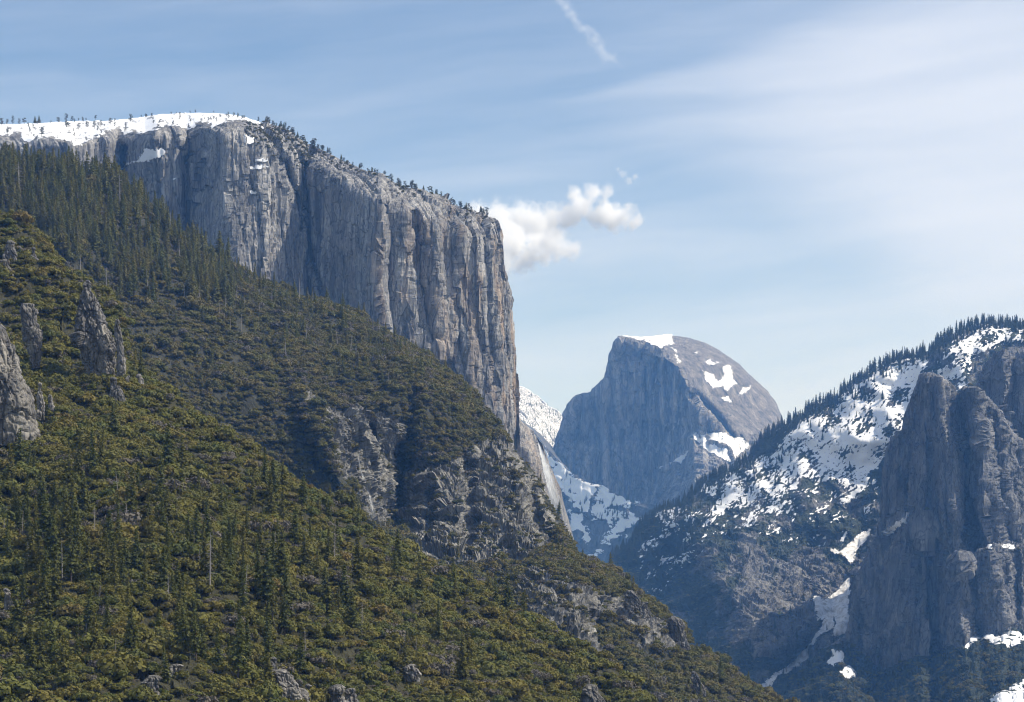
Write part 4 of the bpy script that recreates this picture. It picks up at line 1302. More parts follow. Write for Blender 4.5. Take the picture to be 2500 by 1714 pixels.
# ---- labels that single a plant out
ANCH = [('the rock pinnacle', 240, 820), ('the massive rock face', 40, 960), ('the wide jointed outcrop', 695, 1668), ('the rounded boulders', 850, 1690),
        ('the twin waterfalls', 905, 1170), ('the dark cleft', 978, 1170), ('the buttress foot', 1120, 1340), ('the lone brink conifer', 976, 1350), ('the pale cliff buttress', 640, 690),
        ('the cliff bowl', 330, 470), ('the lower left corner', 60, 1640), ('the mid scrub slope', 480, 1300), ('the talus chute', 1480, 1600)]
ORD = ['', 'second', 'third', 'fourth', 'fifth', 'sixth', 'seventh', 'eighth', 'ninth', 'tenth']


def ordinal(i):
    n = i + 1
    w = ['first', 'second', 'third', 'fourth', 'fifth', 'sixth', 'seventh', 'eighth', 'ninth', 'tenth', 'eleventh', 'twelfth']
    if n <= 12:
        return w[i]
    return f"{n}{'th' if 10 <= n % 100 <= 20 else {1: 'st', 2: 'nd', 3: 'rd'}.get(n % 10, 'th')}"


def relation(px, py):
    nm, ax, ay = min(ANCH, key=lambda a: (a[1] - px) ** 2 + (a[2] - py) ** 2)
    dx, dy = px - ax, py - ay
    dd = math.hypot(dx, dy)
    if abs(dx) > 2.2 * abs(dy):
        w = 'left of' if dx < 0 else 'right of'
    elif abs(dy) > 2.2 * abs(dx):
        w = 'above' if dy < 0 else 'below'
    else:
        w = ('up-' if dy < 0 else 'down-') + ('left of' if dx < 0 else 'right of')
    return ('just ' if dd < 90 else 'far ' if dd > 230 else '') + w + ' ' + nm


def settle(rows):
    """rows: [object, label, px]; where a label repeats, count from the left"""
    by = {}
    for r in rows:
        by.setdefault(r[1], []).append(r)
    for lab, rs in by.items():
        rs.sort(key=lambda r: r[2])
        for i, r in enumerate(rs):
            r[0]['label'] = lab if len(rs) == 1 else f'{lab}, {ordinal(i)} from left'


def stand(name, mesh_parts, p, sc, rz, cat, grp, lean=0.03):
    """a plant as an Empty at its foot with its parts"""
    o = bpy.data.objects.new(name, None)
    C.objects.link(o)
    o.location = p
    o.scale = (sc, sc, sc) if np.isscalar(sc) else sc
    o.rotation_euler = (random.gauss(0, lean), random.gauss(0, lean), rz)
    o['category'], o['group'] = cat, grp
    for nm, me in mesh_parts:
        if me is None:
            continue
        c = bpy.data.objects.new(nm, me)
        C.objects.link(c)
        c.parent = o
    return o


def one(name, me, p, sc, rz, cat, grp):
    o = bpy.data.objects.new(name, me)
    C.objects.link(o)
    o.location, o.scale, o.rotation_euler = p, (sc,) * 3, (0, 0, rz)
    o['category'], o['group'] = cat, grp
    return o


rng = np.random.default_rng(2024)
CONM = [(me_of('conifer_crown', c, M['needle']), me_of('conifer_trunk', t_, M['bark'])) for c, t_ in CON]
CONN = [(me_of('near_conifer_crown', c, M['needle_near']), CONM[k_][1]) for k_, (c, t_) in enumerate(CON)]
CONM_RED = [(me_of('conifer_crown_dying', CON[3][0], M['needle_red']), CONM[3][1])]
FIRM = [(me_of('fir_crown', c, M['needle_far']), me_of('fir_trunk', t_, M['bark'])) for c, t_ in CON[:5]]
PINM = [(me_of('pine_crown', c, M['needle_rim']), me_of('pine_trunk', t_, M['bark'])) for c, t_ in PIN]
SNGM = [(me_of('snag_trunk', t_, M['dead_wood']), me_of('snag_branches', b_, M['dead_wood'])) for t_, b_ in SNG]
BSHW = [me_of('chaparral_bush', b_, M['leaf_warm']) for b_ in BSH]
BSHC = [me_of('oak_bush', b_, M['leaf_cool']) for b_ in BSH]
BSHG = [me_of('twig_bush', bush(prng, 10, 20, .8, .11), M['leaf_grey']) for _ in range(2)]

# ---- conifers on the near slope and in the forest behind it
trees = []        # (land, point, height, kind index)
for px, py, h in ((976, 1410, 133), (864, 1319, 72), (805, 1296, 80), (837, 1275, 58), (777, 1262, 52), (746, 1239, 66), (689, 1215, 76), (659, 1215, 84), (923, 1317, 38), (737, 1397, 80), (786, 1402, 92), (767, 1422, 72),
                  (845, 1482, 120), (824, 1512, 82), (691, 1431, 126), (665, 1363, 82), (648, 1495, 152), (691, 1524, 96), (1118, 1457, 66), (1139, 1435, 48), (1080, 1535, 92), (1190, 1465, 70), (1207, 1503, 98), (1230, 1514, 102), (1264, 1524, 66),
                  (60, 1260, 118), (185, 1175, 115), (160, 1215, 130), (228, 1170, 125), (240, 1160, 110), (155, 1330, 140), (175, 1320, 125), (105, 1330, 95), (125, 1330, 120), (45, 1300, 90), (540, 1270, 100), (450, 1380, 110), (240, 1430, 130),
                  (280, 1450, 140), (330, 1400, 120), (260, 1385, 100), (210, 1400, 95), (545, 1400, 90), (590, 1390, 110), (620, 1470, 130), (630, 1360, 90), (345, 1470, 100), (110, 1520, 120), (60, 1470, 90), (310, 1625, 110), (265, 1560, 120), (235, 1620, 130), (160, 1660, 90),
                  (530, 1660, 110), (560, 1640, 90), (420, 1480, 80), (390, 1330, 90), (15, 1390, 90), (100, 1640, 120), (335, 945, 85), (320, 930, 70), (1040, 1460, 50)):
    trees.append((near, at_px(near, px, py), h * at_px(near, px, py)[1] / F, rng.integers(0, 6)))


def near_dens(px, py):
    a = np.exp(-(((px - 180) / 330) ** 2 + ((py - 1330) / 170) ** 2)) + 0.5 * np.exp(-(((px - 620) / 180) ** 2 + ((py - 1400) / 130) ** 2)) + 0.12 * ((py > 1300) & (px < 1300)) + 0.25 * np.exp(-(((px - 500) / 300) ** 2 + ((py - 1640) / 60) ** 2))
    return a * (py < 1730) * (px > -120)


pts, uv = scatter(near, 130, near_dens, rng)
for p in pts:
    trees.append((near, p, rng.uniform(13, 27), rng.integers(0, 6)))

FOREST = [(-600, 360), (-120, 395), (0, 412), (290, 450), (350, 490), (450, 580), (560, 650), (620, 690), (600, 740), (560, 770), (480, 760), (400, 745), (330, 760), (300, 790), (255, 720), (200, 700), (150, 660), (100, 600), (0, 530), (-120, 480), (-600, 470)]


def mid_dens(px, py):
    q = poly_sd(px, py, FOREST)
    a = sstep(q, -25, 25) * (0.25 + 0.9 * sstep(fbm(px / 45, py / 40, 0 * px, 3, 44), -0.35, 0.25)) * (0.45 + 0.75 * sstep(-py - 0.35 * px, -720, -560))
    a = a + 0.16 * sstep(poly_sd(px, py, [(560, 660), (800, 735), (950, 830), (1050, 900), (1020, 960), (900, 960), (740, 880), (640, 800), (480, 790), (400, 790)]), -50, 40)
    a = a + 0.022 * (1 - mid_rock(px, py))
    return a * (px > -600)


pts, uv = scatter(mid, 1750, mid_dens, rng)
for p, (a, b_) in zip(pts, uv):
    dense = a < 560 and b_ < 760
    trees.append((mid, p, rng.triangular(12, 30, 44) if dense else rng.uniform(8, 24), rng.integers(0, 6)))
seen = []
for i, (Ld, p, h, k) in enumerate(trees):
    x, y = proj(p)
    if -40 < x < 2540 and y - h / p[1] * F * 0.6 < 1714:
        seen.append((h / p[1], i))
seen.sort(reverse=True)
top = {i for _, i in seen[:290]}
rows, rest = [], []
for i, (Ld, p, h, k) in enumerate(trees):
    if i not in top:
        rest.append((p, h, k))
        continue
    x, y = proj(p)
    H = h / p[1] * F
    sz = 'towering' if H > 112 else 'tall' if H > 88 else 'mid-sized' if H > 66 else 'small'
    red = (i % 97 == 5) and Ld is mid
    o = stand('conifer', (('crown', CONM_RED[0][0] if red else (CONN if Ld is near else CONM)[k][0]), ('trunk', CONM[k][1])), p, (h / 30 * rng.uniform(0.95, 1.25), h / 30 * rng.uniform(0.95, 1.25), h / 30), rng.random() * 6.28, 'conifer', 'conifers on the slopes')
    rows.append([o, f"{sz} {CON_SHAPE[k]} {'russet ' if red else ''}conifer {relation(x, y - H / 2)}", x])
settle(rows)
for r in rows:
    if abs(r[2] - 976) < 6 and 1300 < proj(r[0].location)[1] < 1440:
        r[0]['label'] = 'lone tall conifer standing out against the rock at the brink of the scrub slope'
fset = proto_set('forest_tree', [me_two(f'forest_tree_{k}', c, M['needle'], t_, M['bark']) for k, (c, t_) in enumerate(CON)])
hh = np.array([r[1] / 30 for r in rest])
ww = hh * rng.uniform(0.85, 1.4, len(hh))
mass('forest', np.array([r[0] for r in rest]), np.stack([ww, ww, hh], -1), [r[2] for r in rest], fset, 'dense conifer forest climbing the hillside under the great cliff', rng, 'forest')

# ---- dead trees
rows = []
for px, py, h, k, Ld in ((809, 1401, 116, 0, near), (881, 1561, 90, 3, near), (754, 1583, 66, 3, near), (1114, 1596, 60, 3, near), (230, 1324, 86, 0, near), (152, 1427, 98, 2, near), (505, 1461, 150, 0, near), (584, 1511, 116, 1, near),
                         (408, 1490, 78, 3, near), (400, 1321, 42, 0, near), (6, 1325, 66, 0, near), (311, 1304, 78, 0, near), (462, 1380, 66, 2, near), (444, 1382, 62, 2, near), (389, 1537, 34, 0, near), (277, 1668, 66, 1, near), (243, 1490, 48, 3, near), (50, 1310, 70, 1, near), (660, 1380, 70, 3, near),
                         (100, 1340, 60, 3, near), (290, 1225, 70, 1, near), (480, 1400, 50, 3, near), (205, 1560, 50, 1, near), (568, 1540, 50, 1, near), (70, 1400, 70, 3, near), (1010, 1600, 40, 3, near),
                         (44, 500, 112, 3, mid), (285, 514, 76, 0, mid), (190, 506, 40, 2, mid), (417, 589, 72, 2, mid), (441, 633, 60, 2, mid), (391, 561, 44, 2, mid), (192, 693, 74, 2, mid), (257, 723, 70, 3, mid), (443, 743, 42, 2, mid), (477, 757, 50, 1, mid),
                         (517, 801, 52, 1, mid), (561, 812, 34, 2, mid), (586, 812, 42, 1, mid), (279, 746, 52, 2, mid), (731, 739, 64, 2, mid), (762, 745, 40, 1, mid), (949, 951, 46, 1, mid), (908, 815, 42, 1, mid), (925, 820, 46, 1, mid), (867, 880, 36, 1, mid), (750, 840, 60, 1, mid), (825, 830, 46, 1, mid),
                         (855, 870, 50, 1, mid), (700, 870, 50, 1, mid), (1003, 900, 40, 3, mid), (620, 800, 40, 1, mid), (540, 770, 50, 1, mid), (600, 760, 46, 2, mid), (490, 700, 46, 2, mid), (360, 700, 44, 2, mid), (178, 690, 40, 2, mid), (320, 575, 44, 2, mid), (664, 745, 36, 1, mid), (640, 770, 42, 3, mid), (575, 745, 46, 1, mid), (150, 610, 44, 2, mid)):
    p = at_px(Ld, px, py)
    x, y = proj(p)
    H = h * p[1] / F
    wd = 1.5 if Ld is mid else 1.1
    o = stand('dead_tree', (('trunk', SNGM[k][0]), ('branches', SNGM[k][1])), p, (H / 26 * wd, H / 26 * wd, H / 26), rng.random() * 6.28, 'dead tree', 'dead grey trees among the conifers', 0.04)
    sz = 'tall' if h > 80 else 'mid-sized' if h > 50 else 'small'
    rows.append([o, f'{sz} {SNG_SHAPE[k]} grey dead tree {relation(x, y - h / 2)}', x])
settle(rows)

# ---- pines along the rim of the great cliff
rows = []
spots = [(x / 3.62, 200 + y / 3.62, h / 3.62) for x, y, h in ((10, 400, 85), (55, 380, 60), (105, 375, 80), (165, 370, 60), (210, 385, 70), (305, 365, 75), (345, 365, 75), (450, 370, 30), (515, 365, 60), (575, 358, 80), (630, 358, 65), (655, 362, 40), (690, 350, 30), (725, 355, 50), (755, 348, 30), (845, 350, 55),
         (885, 378, 45), (970, 385, 70), (1148, 355, 75), (1245, 320, 20), (1285, 320, 38), (1345, 345, 30), (1505, 295, 32), (1555, 292, 25), (1620, 300, 24), (1680, 278, 25), (1722, 278, 35), (1887, 283, 28), (2018, 330, 62), (2100, 318, 42), (2150, 335, 38), (2278, 355, 52), (575, 415, 75), (610, 420, 55), (690, 440, 80),
         (770, 410, 60), (830, 420, 80), (860, 425, 40), (365, 490, 100), (55, 440, 60), (255, 435, 40), (650, 490, 45), (1520, 345, 25), (1600, 375, 25), (1680, 340, 30), (1810, 345, 25), (1860, 340, 30), (1910, 370, 44), (870, 555, 50))]
for j in range(46):
    x = rng.uniform(0, 600)
    spots.append((x, rng.uniform(np.interp(x, el.skyx, el.skyy) + 1, np.interp(x, _snowline[:, 0], _snowline[:, 1]) + 3), rng.uniform(7, 15)))
n_left = len(spots)
for x in np.concatenate([rng.uniform(640, 850, 46), rng.uniform(850, 1040, 30), rng.uniform(1040, 1200, 22), [766, 840, 913, 950, 975, 990, 1004, 1013, 1030, 1060, 1050, 1090, 1107, 1124, 1184]]):
    c = int(np.clip(np.searchsorted(el.skyx, x), 0, el.shape[1] - 1))
    spots.append((x, el.skyy[c] + rng.exponential(4.0) + 0.5, rng.uniform(9, 21)))
for j in range(34):
    x = rng.uniform(590, 860)
    c = int(np.searchsorted(el.skyx, x))
    spots.append((x, el.skyy[c] + rng.uniform(8, 52), rng.uniform(8, 17)))
for i, (px, py, h) in enumerate(spots):
    p = at_px(el, px, py)
    x, y = proj(p)
    H = 0.92 * max(h, 7) * p[1] / F
    k = int(rng.integers(0, 4))
    ww = H / 18 * rng.uniform(0.95, 1.35)
    if i in (5, 6) or (i >= n_left and rng.random() < .18):
        o = stand('rim_pine', (('crown', CONM[1][0]), ('trunk', CONM[1][1])), p, (H / 30 * 1.7, H / 30 * 1.7, H / 30), rng.random() * 6.28, 'pine', 'pines along the rim of the great cliff')
        sh = 'pointed'
    else:
        o = stand('rim_pine', (('crown', PINM[k][0]), ('trunk', PINM[k][1])), p, (ww, ww, H / 18), rng.random() * 6.28, 'pine', 'pines along the rim of the great cliff')
        sh = PIN_SHAPE[k]
    sz = 'tall' if h > 17 else 'small' if h < 11 else 'mid-sized'
    wh = 'on the snow of the cliff top' if px < 640 else 'on the rocky rim behind the pale buttress' if px < 860 else 'on the sloping rim above the sheer wall' if px < 1060 else 'on the rim near the prow'
    rows.append([o, f'{sz} {sh} pine {wh}', x])
settle(rows)

# ---- firs on the right-hand ridge
cand = []
for j in range(620):
    x = rng.uniform(1500, 2560)
    c = int(np.clip(np.searchsorted(ridge.skyx, x), 0, ridge.shape[1] - 1))
    cand.append((x, ridge.skyy[c] + rng.exponential(7) + 0.5, rng.uniform(18, 38) if x > 1850 else rng.uniform(14, 30)))


def ridge_dens(px, py):
    s = py - np.interp(px, ridge.skyx, ridge.skyy)
    a = 0.9 * np.exp(-s / 26) + 0.5 * np.exp(-(((px - 1860) / 70) ** 2 + ((py - 1130) / 45) ** 2)) + 0.55 * sstep(poly_sd(px, py, [(1480, 1400), (1640, 1240), (1700, 1215), (1690, 1300), (1640, 1420), (1600, 1500), (1520, 1450)]), -25, 25) * 0.6
    a = a + 0.25 * np.exp(-(((px - 2140) / 14) ** 2 + ((py - 1120) / 28) ** 2)) * 3 + 0.035 + 0.22 * (np.maximum(poly_sd(px, py, SN1), poly_sd(px, py, SN3)) > 0)
    a = a + 0.4 * sstep(py + 0.35 * (px - 1560) * 0, 1560, 1610) * (px < 1950) + 0.7 * np.exp(-(((px - 2290) / 30) ** 2 + ((py - 880) / 40) ** 2))
    return a


pts, uv = scatter(ridge, 1500, ridge_dens, rng)
firs = [(at_px(ridge, a, b_), h) for a, b_, h in cand] + [(p, (rng.uniform(14, 30)) * 1.0) for p in pts]
firs = [(p, h if i < len(cand) else h, i) for i, (p, h) in enumerate(firs)]
pts, uv = scatter(ta, 420, lambda px, py: sstep(py - np.interp(px, [1900, 2050, 2150, 2300, 2340, 2400, 2520], [1640, 1570, 1640, 1590, 1600, 1590, 1575]), 0, 25) * ta_clear(px, py) + 0.004, rng)
firs += [(p, rng.uniform(14, 32), 9999) for p in pts]
pts, uv = scatter(vs, 130, lambda px, py: np.exp(-(((px - 1490) / 50) ** 2 + ((py - 1250) / 30) ** 2)) + 0.06 + 0.3 * np.exp(-(((px - 1385) / 10) ** 2 + ((py - 1165) / 25) ** 2)), rng)
firs += [(p, rng.uniform(11, 26), 9998) for p in pts]
rows, rest = [], []
order = sorted(range(len(firs)), key=lambda i: -firs[i][1])
chosen = set(order[:230])
for i, (p, h, j) in enumerate(firs):
    x, y = proj(p)
    k = int(rng.integers(0, 5))
    H = 0.88 * h * p[1] / F
    wd = H / 30 * rng.uniform(1.05, 1.4)
    if i not in chosen or not (-20 < x < 2520):
        rest.append((p, (wd, wd, H / 30), k))
        continue
    o = stand('fir_tree', (('crown', FIRM[k][0]), ('trunk', FIRM[k][1])), p, (wd, wd, H / 30), rng.random() * 6.28, 'fir', 'firs on the snowy ridge')
    sz = 'tall' if h > 34 else 'mid-sized' if h > 29 else 'small'
    if j == 9999:
        wh = 'in the dark woods below the towers'
    elif j == 9998:
        wh = 'on the shaded snow slope under the dome'
    else:
        wh = ('on the ridge crest right of the towers', 'on the ridge crest above the towers', 'on the ridge crest over the main snowfield', 'on the ridge crest beside the dome', 'on the lower ridge under the dome')[0 if x > 2400 else 1 if x > 2230 else 2 if x > 2030 else 3 if x > 1850 else 4]
    rows.append([o, f'{sz} {CON_SHAPE[k]} dark fir {wh}', x])
settle(rows)
rset = proto_set('ridge_tree', [me_two(f'ridge_tree_{k}', c, M['needle_far'], t_, M['bark']) for k, (c, t_) in enumerate(CON[:5])])
mass('ridge_forest', np.array([r[0] for r in rest]), np.array([r[1] for r in rest]), [r[2] for r in rest], rset, 'dark firs thinly spread over the right-hand ridge and the valley woods', rng, 'forest')
pts, uv = scatter(peak, 420, lambda px, py: 0.3 + sstep(py, 960, 1040), rng)
mass('far_forest', pts, rng.uniform(.5, 1.1, len(pts)), rng.integers(0, 5, len(pts)), rset, 'sparse trees on the distant snowy mountain', rng, 'forest')

# ---- scrub
bset = proto_set('scrub_warm', BSHW + BSHG)
cset = proto_set('scrub_cool', BSHC + BSHG)


def near_scrub(px, py):
    a = (py < 1900) * (px > -750) * 1.0
    for q in ([(330, 1640), (470, 1620), (470, 1714), (330, 1714)], [(640, 1632), (755, 1640), (760, 1705), (640, 1700)], [(800, 1665), (900, 1675), (905, 1720), (795, 1720)], [(1420, 1672), (1490, 1672), (1490, 1720), (1415, 1720)]):
        a = a * (1 - 0.8 * (poly_sd(px, py, q) > 0))
    return a * (0.75 + 0.5 * fbm(px / 60, py / 50, 0 * px, 2, 31))


NB = 24000
pts, uv = scatter(near, NB, near_scrub, rng)
sz = np.where(rng.random(NB) < 0.26, rng.lognormal(math.log(4.7), 0.33, NB), rng.lognormal(math.log(2.6), 0.36, NB)).clip(1.2, 10)
pk = np.where(rng.random(NB) < 0.12, rng.integers(5, 7, NB), rng.integers(0, 5, NB))
pts[:, 2] -= sz * 0.12
big = np.argsort(-(sz / pts[:, 1]) * (pk < 5) * (uv[:, 1] < 1690) * (uv[:, 0] > 5))[:280]
isb = np.zeros(NB, bool)
isb[big] = True
rows = []
for i in np.nonzero(isb)[0]:
    x, y = proj(pts[i])
    o = one('shrub', BSHW[pk[i]], pts[i], sz[i], rng.random() * 6.28, 'shrub', 'large shrubs on the scrub slope')
    w = sz[i] / pts[i][1] * F
    szw = 'very large' if w > 40 else 'large' if w > 33 else 'sizeable'
    rows.append([o, f"{szw} {('domed', 'billowing', 'spreading', 'lumpy', 'tall rounded')[pk[i]]} olive shrub {relation(x, y)}", x])
settle(rows)
rp = rear_points(near, 2600, rng)
P2, S2, K2 = np.concatenate([pts[~isb], rp]), np.concatenate([sz[~isb], rng.uniform(2.5, 6, 2600)]), np.concatenate([pk[~isb], rng.integers(0, 5, 2600)])
w2 = rng.uniform(0.85, 1.3, (2, len(S2)))
mass('chaparral', P2, np.stack([S2 * w2[0], S2 * w2[1], S2 * rng.uniform(0.7, 1.3, len(S2))], -1), K2, bset, 'olive chaparral thickly covering the near slope', rng, 'chaparral')


def mid_scrub(px, py):
    r = mid_rock(px, py)
    a = (1 - r) ** 1.5 + 0.10
    a = a * (1 - 0.55 * sstep(poly_sd(px, py, FOREST), -10, 30))
    tal = line_d(px, py, [(1445, 1500), (1490, 1590), (1540, 1660), (1575, 1714)])
    a = a * (1 - 0.95 * np.exp(-(tal / 12) ** 2))
    return a * (px > -700) * (py < 1800) * (0.75 + 0.85 * fbm(px / 45, py / 40, 0 * px, 2, 37))


NB = 33000
pts, uv = scatter(mid, NB, mid_scrub, rng)
sz = np.where(rng.random(NB) < 0.14, rng.lognormal(math.log(8), 0.25, NB), rng.lognormal(math.log(4.3), 0.36, NB)).clip(1.8, 13) * np.where(mid_rock(uv[:, 0], uv[:, 1]) > .4, .6, 1)
pk = np.where(rng.random(NB) < 0.13, rng.integers(5, 7, NB), rng.integers(0, 5, NB))
brink = (uv[:, 0] > 1170) & (uv[:, 0] < 1420) & (uv[:, 1] - np.interp(uv[:, 0], mid.skyx, mid.skyy) < 22)
sz = np.where(brink, sz.clip(0, 2.6), sz)
pts[:, 2] -= sz * 0.1
rp = rear_points(mid, 3000, rng)
rp[(rp[:, 0] / rp[:, 1] * F + CX > 1170) & (rp[:, 0] / rp[:, 1] * F + CX < 1420), 2] -= 12
pts, sz, pk = np.concatenate([pts, rp]), np.concatenate([sz, rng.uniform(4, 9, 3000)]), np.concatenate([pk, rng.integers(0, 5, 3000)])
w2 = rng.uniform(0.85, 1.3, (2, len(sz)))
mass('oak_scrub', pts, np.stack([sz * w2[0], sz * w2[1], sz * rng.uniform(0.7, 1.3, len(sz))], -1), pk, cset, 'dark oak scrub over the hillside, gully and buttress below the great cliff', rng, 'scrub')

NB = 9000
pts, uv = scatter(ridge, NB, lambda px, py: (0.4 + 0.6 * ridge_veg(px, py, None, None) * sstep(py, 1180, 1330) + 0.6 * sstep(py, 1540, 1600)) * (poly_sd(px, py, GUL2) < -3) * (poly_sd(px, py, GUL1) < -3), rng)
sz = rng.lognormal(math.log(5.0), 0.35, NB).clip(2, 10)
mass('ridge_scrub', pts, sz, rng.integers(0, 7, NB) % 7, cset, 'low dark scrub spread over the ridge between the snow', rng, 'scrub', squash=0.6)
NB = 2600
pts, uv = scatter(ta, NB, lambda px, py: ta_veg(px, py, None, None) ** 2 * ta_clear(px, py), rng)
sz = rng.lognormal(math.log(5.5), 0.35, NB).clip(2, 10)
mass('valley_scrub', pts, sz, rng.integers(0, 5, NB), cset, 'dark scrub and broadleaf woods below the towers', rng, 'scrub')
NB = 900
pts, uv = scatter(el, NB, lambda px, py: np.exp(-np.clip(py - np.interp(px, el.skyx, el.skyy), 0, 200) / 14) * (px > 630) * (px < 1200) + 1.2 * sstep(poly_sd(px, py, [(590, 300), (700, 330), (760, 380), (750, 420), (690, 410), (610, 360)]), -5, 10), rng)
sz = rng.lognormal(math.log(2.6), 0.4, NB).clip(1.3, 6)
mass('rim_scrub', pts, sz, rng.integers(0, 5, NB), cset, 'low scrub in the cracks along the rim of the great cliff', rng, 'scrub')

# ---- falling water: thin sheets laid against the rock
def waterfall(name, L, line, mat, prng_, out=2.0, **props):
    ln = np.array(line, float)
    s = np.concatenate([[0], np.cumsum(np.hypot(*np.diff(ln[:, :2], axis=0).T))])
    n = int(s[-1] / 2.5)
    u = np.linspace(0, s[-1], n)
    cx_, cy_, wd, al = (np.interp(u, s, ln[:, k]) for k in (0, 1, 2, 3))
    cx_ = cx_ + 1.3 * fbm(u / 14, 0 * u, 0 * u, 2, 5) * np.clip(wd / 6, .3, 1)
    m = 13
    V, A = [], []
    for i in range(n):
        for j in range(m):
            q = j / (m - 1) * 2 - 1
            x_, y_ = cx_[i] + q * wd[i] / 2, cy_[i]
            p = at_px(L, x_, y_)
            D = p[1] - out - (1 - q * q) * wd[i] / 2 * p[1] / F * 0.8
            V.append(W(np.array(x_), np.array(y_), np.array(D)))
            A.append((1 - abs(q) ** 1.6) * al[i])
    V = np.array(V)
    Y = box_blur(V[:, 1].reshape(n, m), 3).ravel() - 3
    V = np.stack([V[:, 0] / V[:, 1] * Y, Y, V[:, 2] / V[:, 1] * Y], -1)
    ii = np.arange(n * m).reshape(n, m)
    fc = np.stack([ii[:-1, :-1], ii[:-1, 1:], ii[1:, 1:], ii[1:, :-1]], -1).reshape(-1, 4)
    return link(name, mesh_from(name, V, fc, True, {'edge': np.array(A)}), mat, **props)


waterfall('waterfall', fall, [(1308, 1071, 7, 1), (1315, 1090, 12, 1), (1323, 1115, 19, .95), (1331, 1145, 27, .8), (1338, 1175, 34, .62), (1348, 1215, 42, .42), (1358, 1250, 44, .22), (1366, 1280, 44, .0)], M['spray'], prng, 17.0,
          label='long white waterfall blowing into spray on the smooth cliff behind the prow', category='waterfall')
waterfall('waterfall', mid, [(875, 1118, 2, .8), (880, 1145, 4, .9), (889, 1175, 6, 1), (897, 1195, 7, .9), (904, 1215, 9, .9), (909, 1240, 12, .7), (911, 1262, 15, .3)], M['water'], prng, 1.5,
          label='lower of two thin falls in the rocky gully, widening at its foot', category='waterfall', group='thin falls in the rocky gully')
waterfall('waterfall', mid, [(898, 1072, 2, .9), (904, 1095, 4, 1), (910, 1112, 6, .9), (913, 1128, 8, .4)], M['water'], prng, 1.5,
          label='upper of two thin falls in the rocky gully, short and slanting', category='waterfall', group='thin falls in the rocky gully')

# ---- fallen logs on the forest slope
rows = []
for px, py, ln, ang in ((680, 828, 13, 2), (730, 829, 10, -4), (742, 860, 11, 0), (815, 850, 16, -6), (853, 858, 10, 8), (890, 848, 8, 40), (952, 872, 12, 0), (668, 846, 12, -3), (690, 812, 7, 20), (312, 575, 8, -10), (398, 618, 9, 15), (300, 530, 8, -20), (345, 545, 9, 10), (360, 500, 7, 5), (150, 545, 8, -12), (715, 785, 9, 50)):
    p = at_px(mid, px, py)
    k = p[1] / F
    d_ = np.array([math.cos(math.radians(ang)), -0.25, math.sin(math.radians(ang))]) * ln * k
    o = link('fallen_log', me_of('fallen_log', join([stick(-d_ / 2, d_ / 2, 0.75, 0.45, 6), stick(d_ * 0.1, d_ * 0.2 + [0, -0.5, 2.2], 0.2, 0.08, 4)]), M['dead_wood']), None, category='log', group='bleached logs lying on the forest slope')
    o.location = p + np.array([0, -2.5, 2.2])
    rows.append([o, f"{'long' if ln > 10 else 'short'} bleached log lying {relation(px, py)}", px])
settle(rows)

# ------------------------------------------------------------------ cumulus and contrail, far above and beyond the valley air
def lump_mesh(name, blobs, grow, voxel):
    import bmesh
    bm = bmesh.new()
    for (x_, y_, z_, r) in blobs:
        q = bmesh.ops.create_icosphere(bm, subdivisions=3, radius=r * grow)
        bmesh.ops.translate(bm, verts=q['verts'], vec=(x_, y_, z_))
    me = bpy.data.meshes.new(name)
    bm.to_mesh(me)
    bm.free()
    o = bpy.data.objects.new(name, me)
    C.objects.link(o)
    md = o.modifiers.new('union', 'REMESH')
    md.mode, md.voxel_size = 'VOXEL', voxel
    dg = bpy.context.evaluated_depsgraph_get()
    new = bpy.data.meshes.new_from_object(o.evaluated_get(dg))
    o.modifiers.clear()
    o.data = new
    bpy.data.meshes.remove(me)
    return o


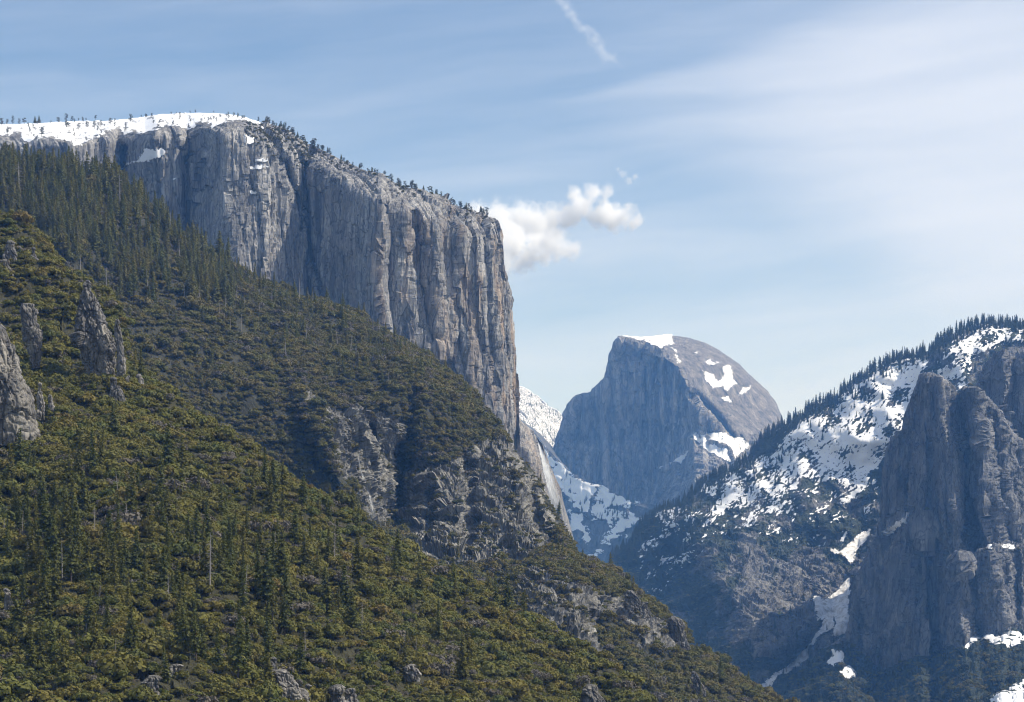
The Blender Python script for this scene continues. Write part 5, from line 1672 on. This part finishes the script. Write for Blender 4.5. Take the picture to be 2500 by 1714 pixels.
def cloud(name, D, px_blobs, label, dens, nscale, seed, soft=0.45, amp=0.9):
    k = D / F
    r_ = np.random.default_rng(seed)
    c0 = W(np.array(px_blobs[0][0]), np.array(px_blobs[0][1]), np.array(D))
    bl = []
    for px, py, r in px_blobs:
        r = r * (1.28 if len(px_blobs) > 10 and name == 'cloud' else 1.0)
        fwd = 900 if (name == 'cloud' and py > 588) else 400 if (name == 'cloud' and px < 1330 and py > 500) else 0
        p = W(np.array(px), np.array(py), np.array(D - fwd)) - c0
        bl.append((p[0], p[1] + r_.uniform(-.5, .5) * r * k, p[2], r * k))
    o = lump_mesh(name, bl, 1.38, 9 * k)
    o.location = c0
    m = bpy.data.materials.new(name + '_vapour')
    m.use_nodes = True
    q = NT(m.node_tree)
    q.n.remove(q.n['Principled BSDF'])
    P = q.new('ShaderNodeTexCoord').outputs['Object']
    wob = q.new('ShaderNodeTexNoise')
    q.put(wob.inputs['Vector'], q.scale(P, (1 / (nscale * k * 1.7),) * 3))
    wob.inputs['Scale'].default_value = 1
    wob.inputs['Detail'].default_value = 5
    P2 = q.v('ADD', P, q.scale(q.v('SUBTRACT', wob.outputs['Color'], (0.5, 0.5, 0.5)), (nscale * k * 0.75,) * 3))
    best = None
    for x_, y_, z_, r in bl:
        dd = q.m('SUBTRACT', 1.0, q.m('DIVIDE', q.v('DISTANCE', P2, (x_, y_, z_)), r))
        best = dd if best is None else q.m('MAXIMUM', best, dd)
    n = q.noise(q.scale(P, (1 / (nscale * k),) * 3), 1, 9, 0.62)
    f = q.m('SUBTRACT', best, q.m('MULTIPLY', q.m('SUBTRACT', n, 0.40), amp))
    f = q.sm(f, 0.0, soft)
    pv = q.new('ShaderNodeVolumePrincipled')
    pv.inputs['Color'].default_value = (0.99, 0.99, 0.99, 1)
    pv.inputs['Anisotropy'].default_value = 0.0
    q.put(pv.inputs['Density'], q.m('MULTIPLY', f, dens))
    q.l.new(pv.outputs[0], q.n['Material Output'].inputs['Volume'])
    o.data.materials.clear()
    o.data.materials.append(m)
    o['label'], o['category'] = label, 'cloud'
    return o


cloud('cloud', 17000, [(1215, 545, 52), (1170, 560, 60), (1265, 535, 45), (1300, 540, 48), (1345, 545, 46), (1390, 530, 44), (1425, 505, 40), (1400, 480, 26), (1450, 465, 26), (1480, 468, 20), (1470, 525, 42), (1515, 525, 40), (1550, 540, 24), (1500, 545, 32),
                       (1240, 595, 55), (1300, 600, 48), (1350, 600, 40), (1392, 608, 28), (1275, 635, 36), (1225, 640, 40), (1180, 610, 55), (1330, 570, 40)],
      'bright puffy white cloud drifting out from behind the cliff prow', 0.040, 36, 3, 0.8, 2.1)
cloud('cloud', 17000, [(1520, 425, 16), (1535, 440, 16), (1550, 432, 14), (1508, 414, 9)], 'tiny torn wisp of cloud above the puffy white one', 0.010, 16, 5, 0.6, 2.2)
D_ = 26000
tr_blobs = []
for s_ in np.linspace(0, 1, 26):
    tr_blobs.append((1335 + 145 * s_ + 4 * math.sin(9 * s_), -30 + 165 * s_ ** 1.08, 17 + 12 * s_))
for s_ in np.linspace(0, 1, 8):
    tr_blobs.append((1490 + 42 * s_, 140 + 30 * s_, 12 - 7 * s_))
cloud('contrail', D_, tr_blobs, 'soft white contrail slanting down from the top edge of the sky', 0.0036, 26, 9, 1.0, 2.2)
#PLANTS-END

# ------------------------------------------------------------------ valley air
me = bpy.data.meshes.new('haze')
hx, hy0, hy1, hz0, hz1 = 21500, -21500, 21500, -460, 1420
vv = [(sx * hx, y_, z_) for z_ in (hz0, hz1) for sx, y_ in ((-1, hy0), (1, hy0), (1, hy1), (-1, hy1))]
me.from_pydata(vv, [], [(0, 3, 2, 1), (4, 5, 6, 7), (0, 1, 5, 4), (1, 2, 6, 5), (2, 3, 7, 6), (3, 0, 4, 7)])
hm = bpy.data.materials.new('haze_air')
hm.use_nodes = True
h = NT(hm.node_tree)
h.n.remove(h.n['Principled BSDF'])
pv = h.new('ShaderNodeVolumePrincipled')
pv.inputs['Color'].default_value = (0.17, 0.43, 1.0, 1)
pv.inputs['Absorption Color'].default_value = (1, 1, 1, 1)
pv.inputs['Density'].default_value = 3.6e-5
pv.inputs['Anisotropy'].default_value = 0.0
h.l.new(pv.outputs[0], h.n['Material Output'].inputs['Volume'])
link('haze', me, hm, kind='stuff', label='pale blue haze filling the valley air')
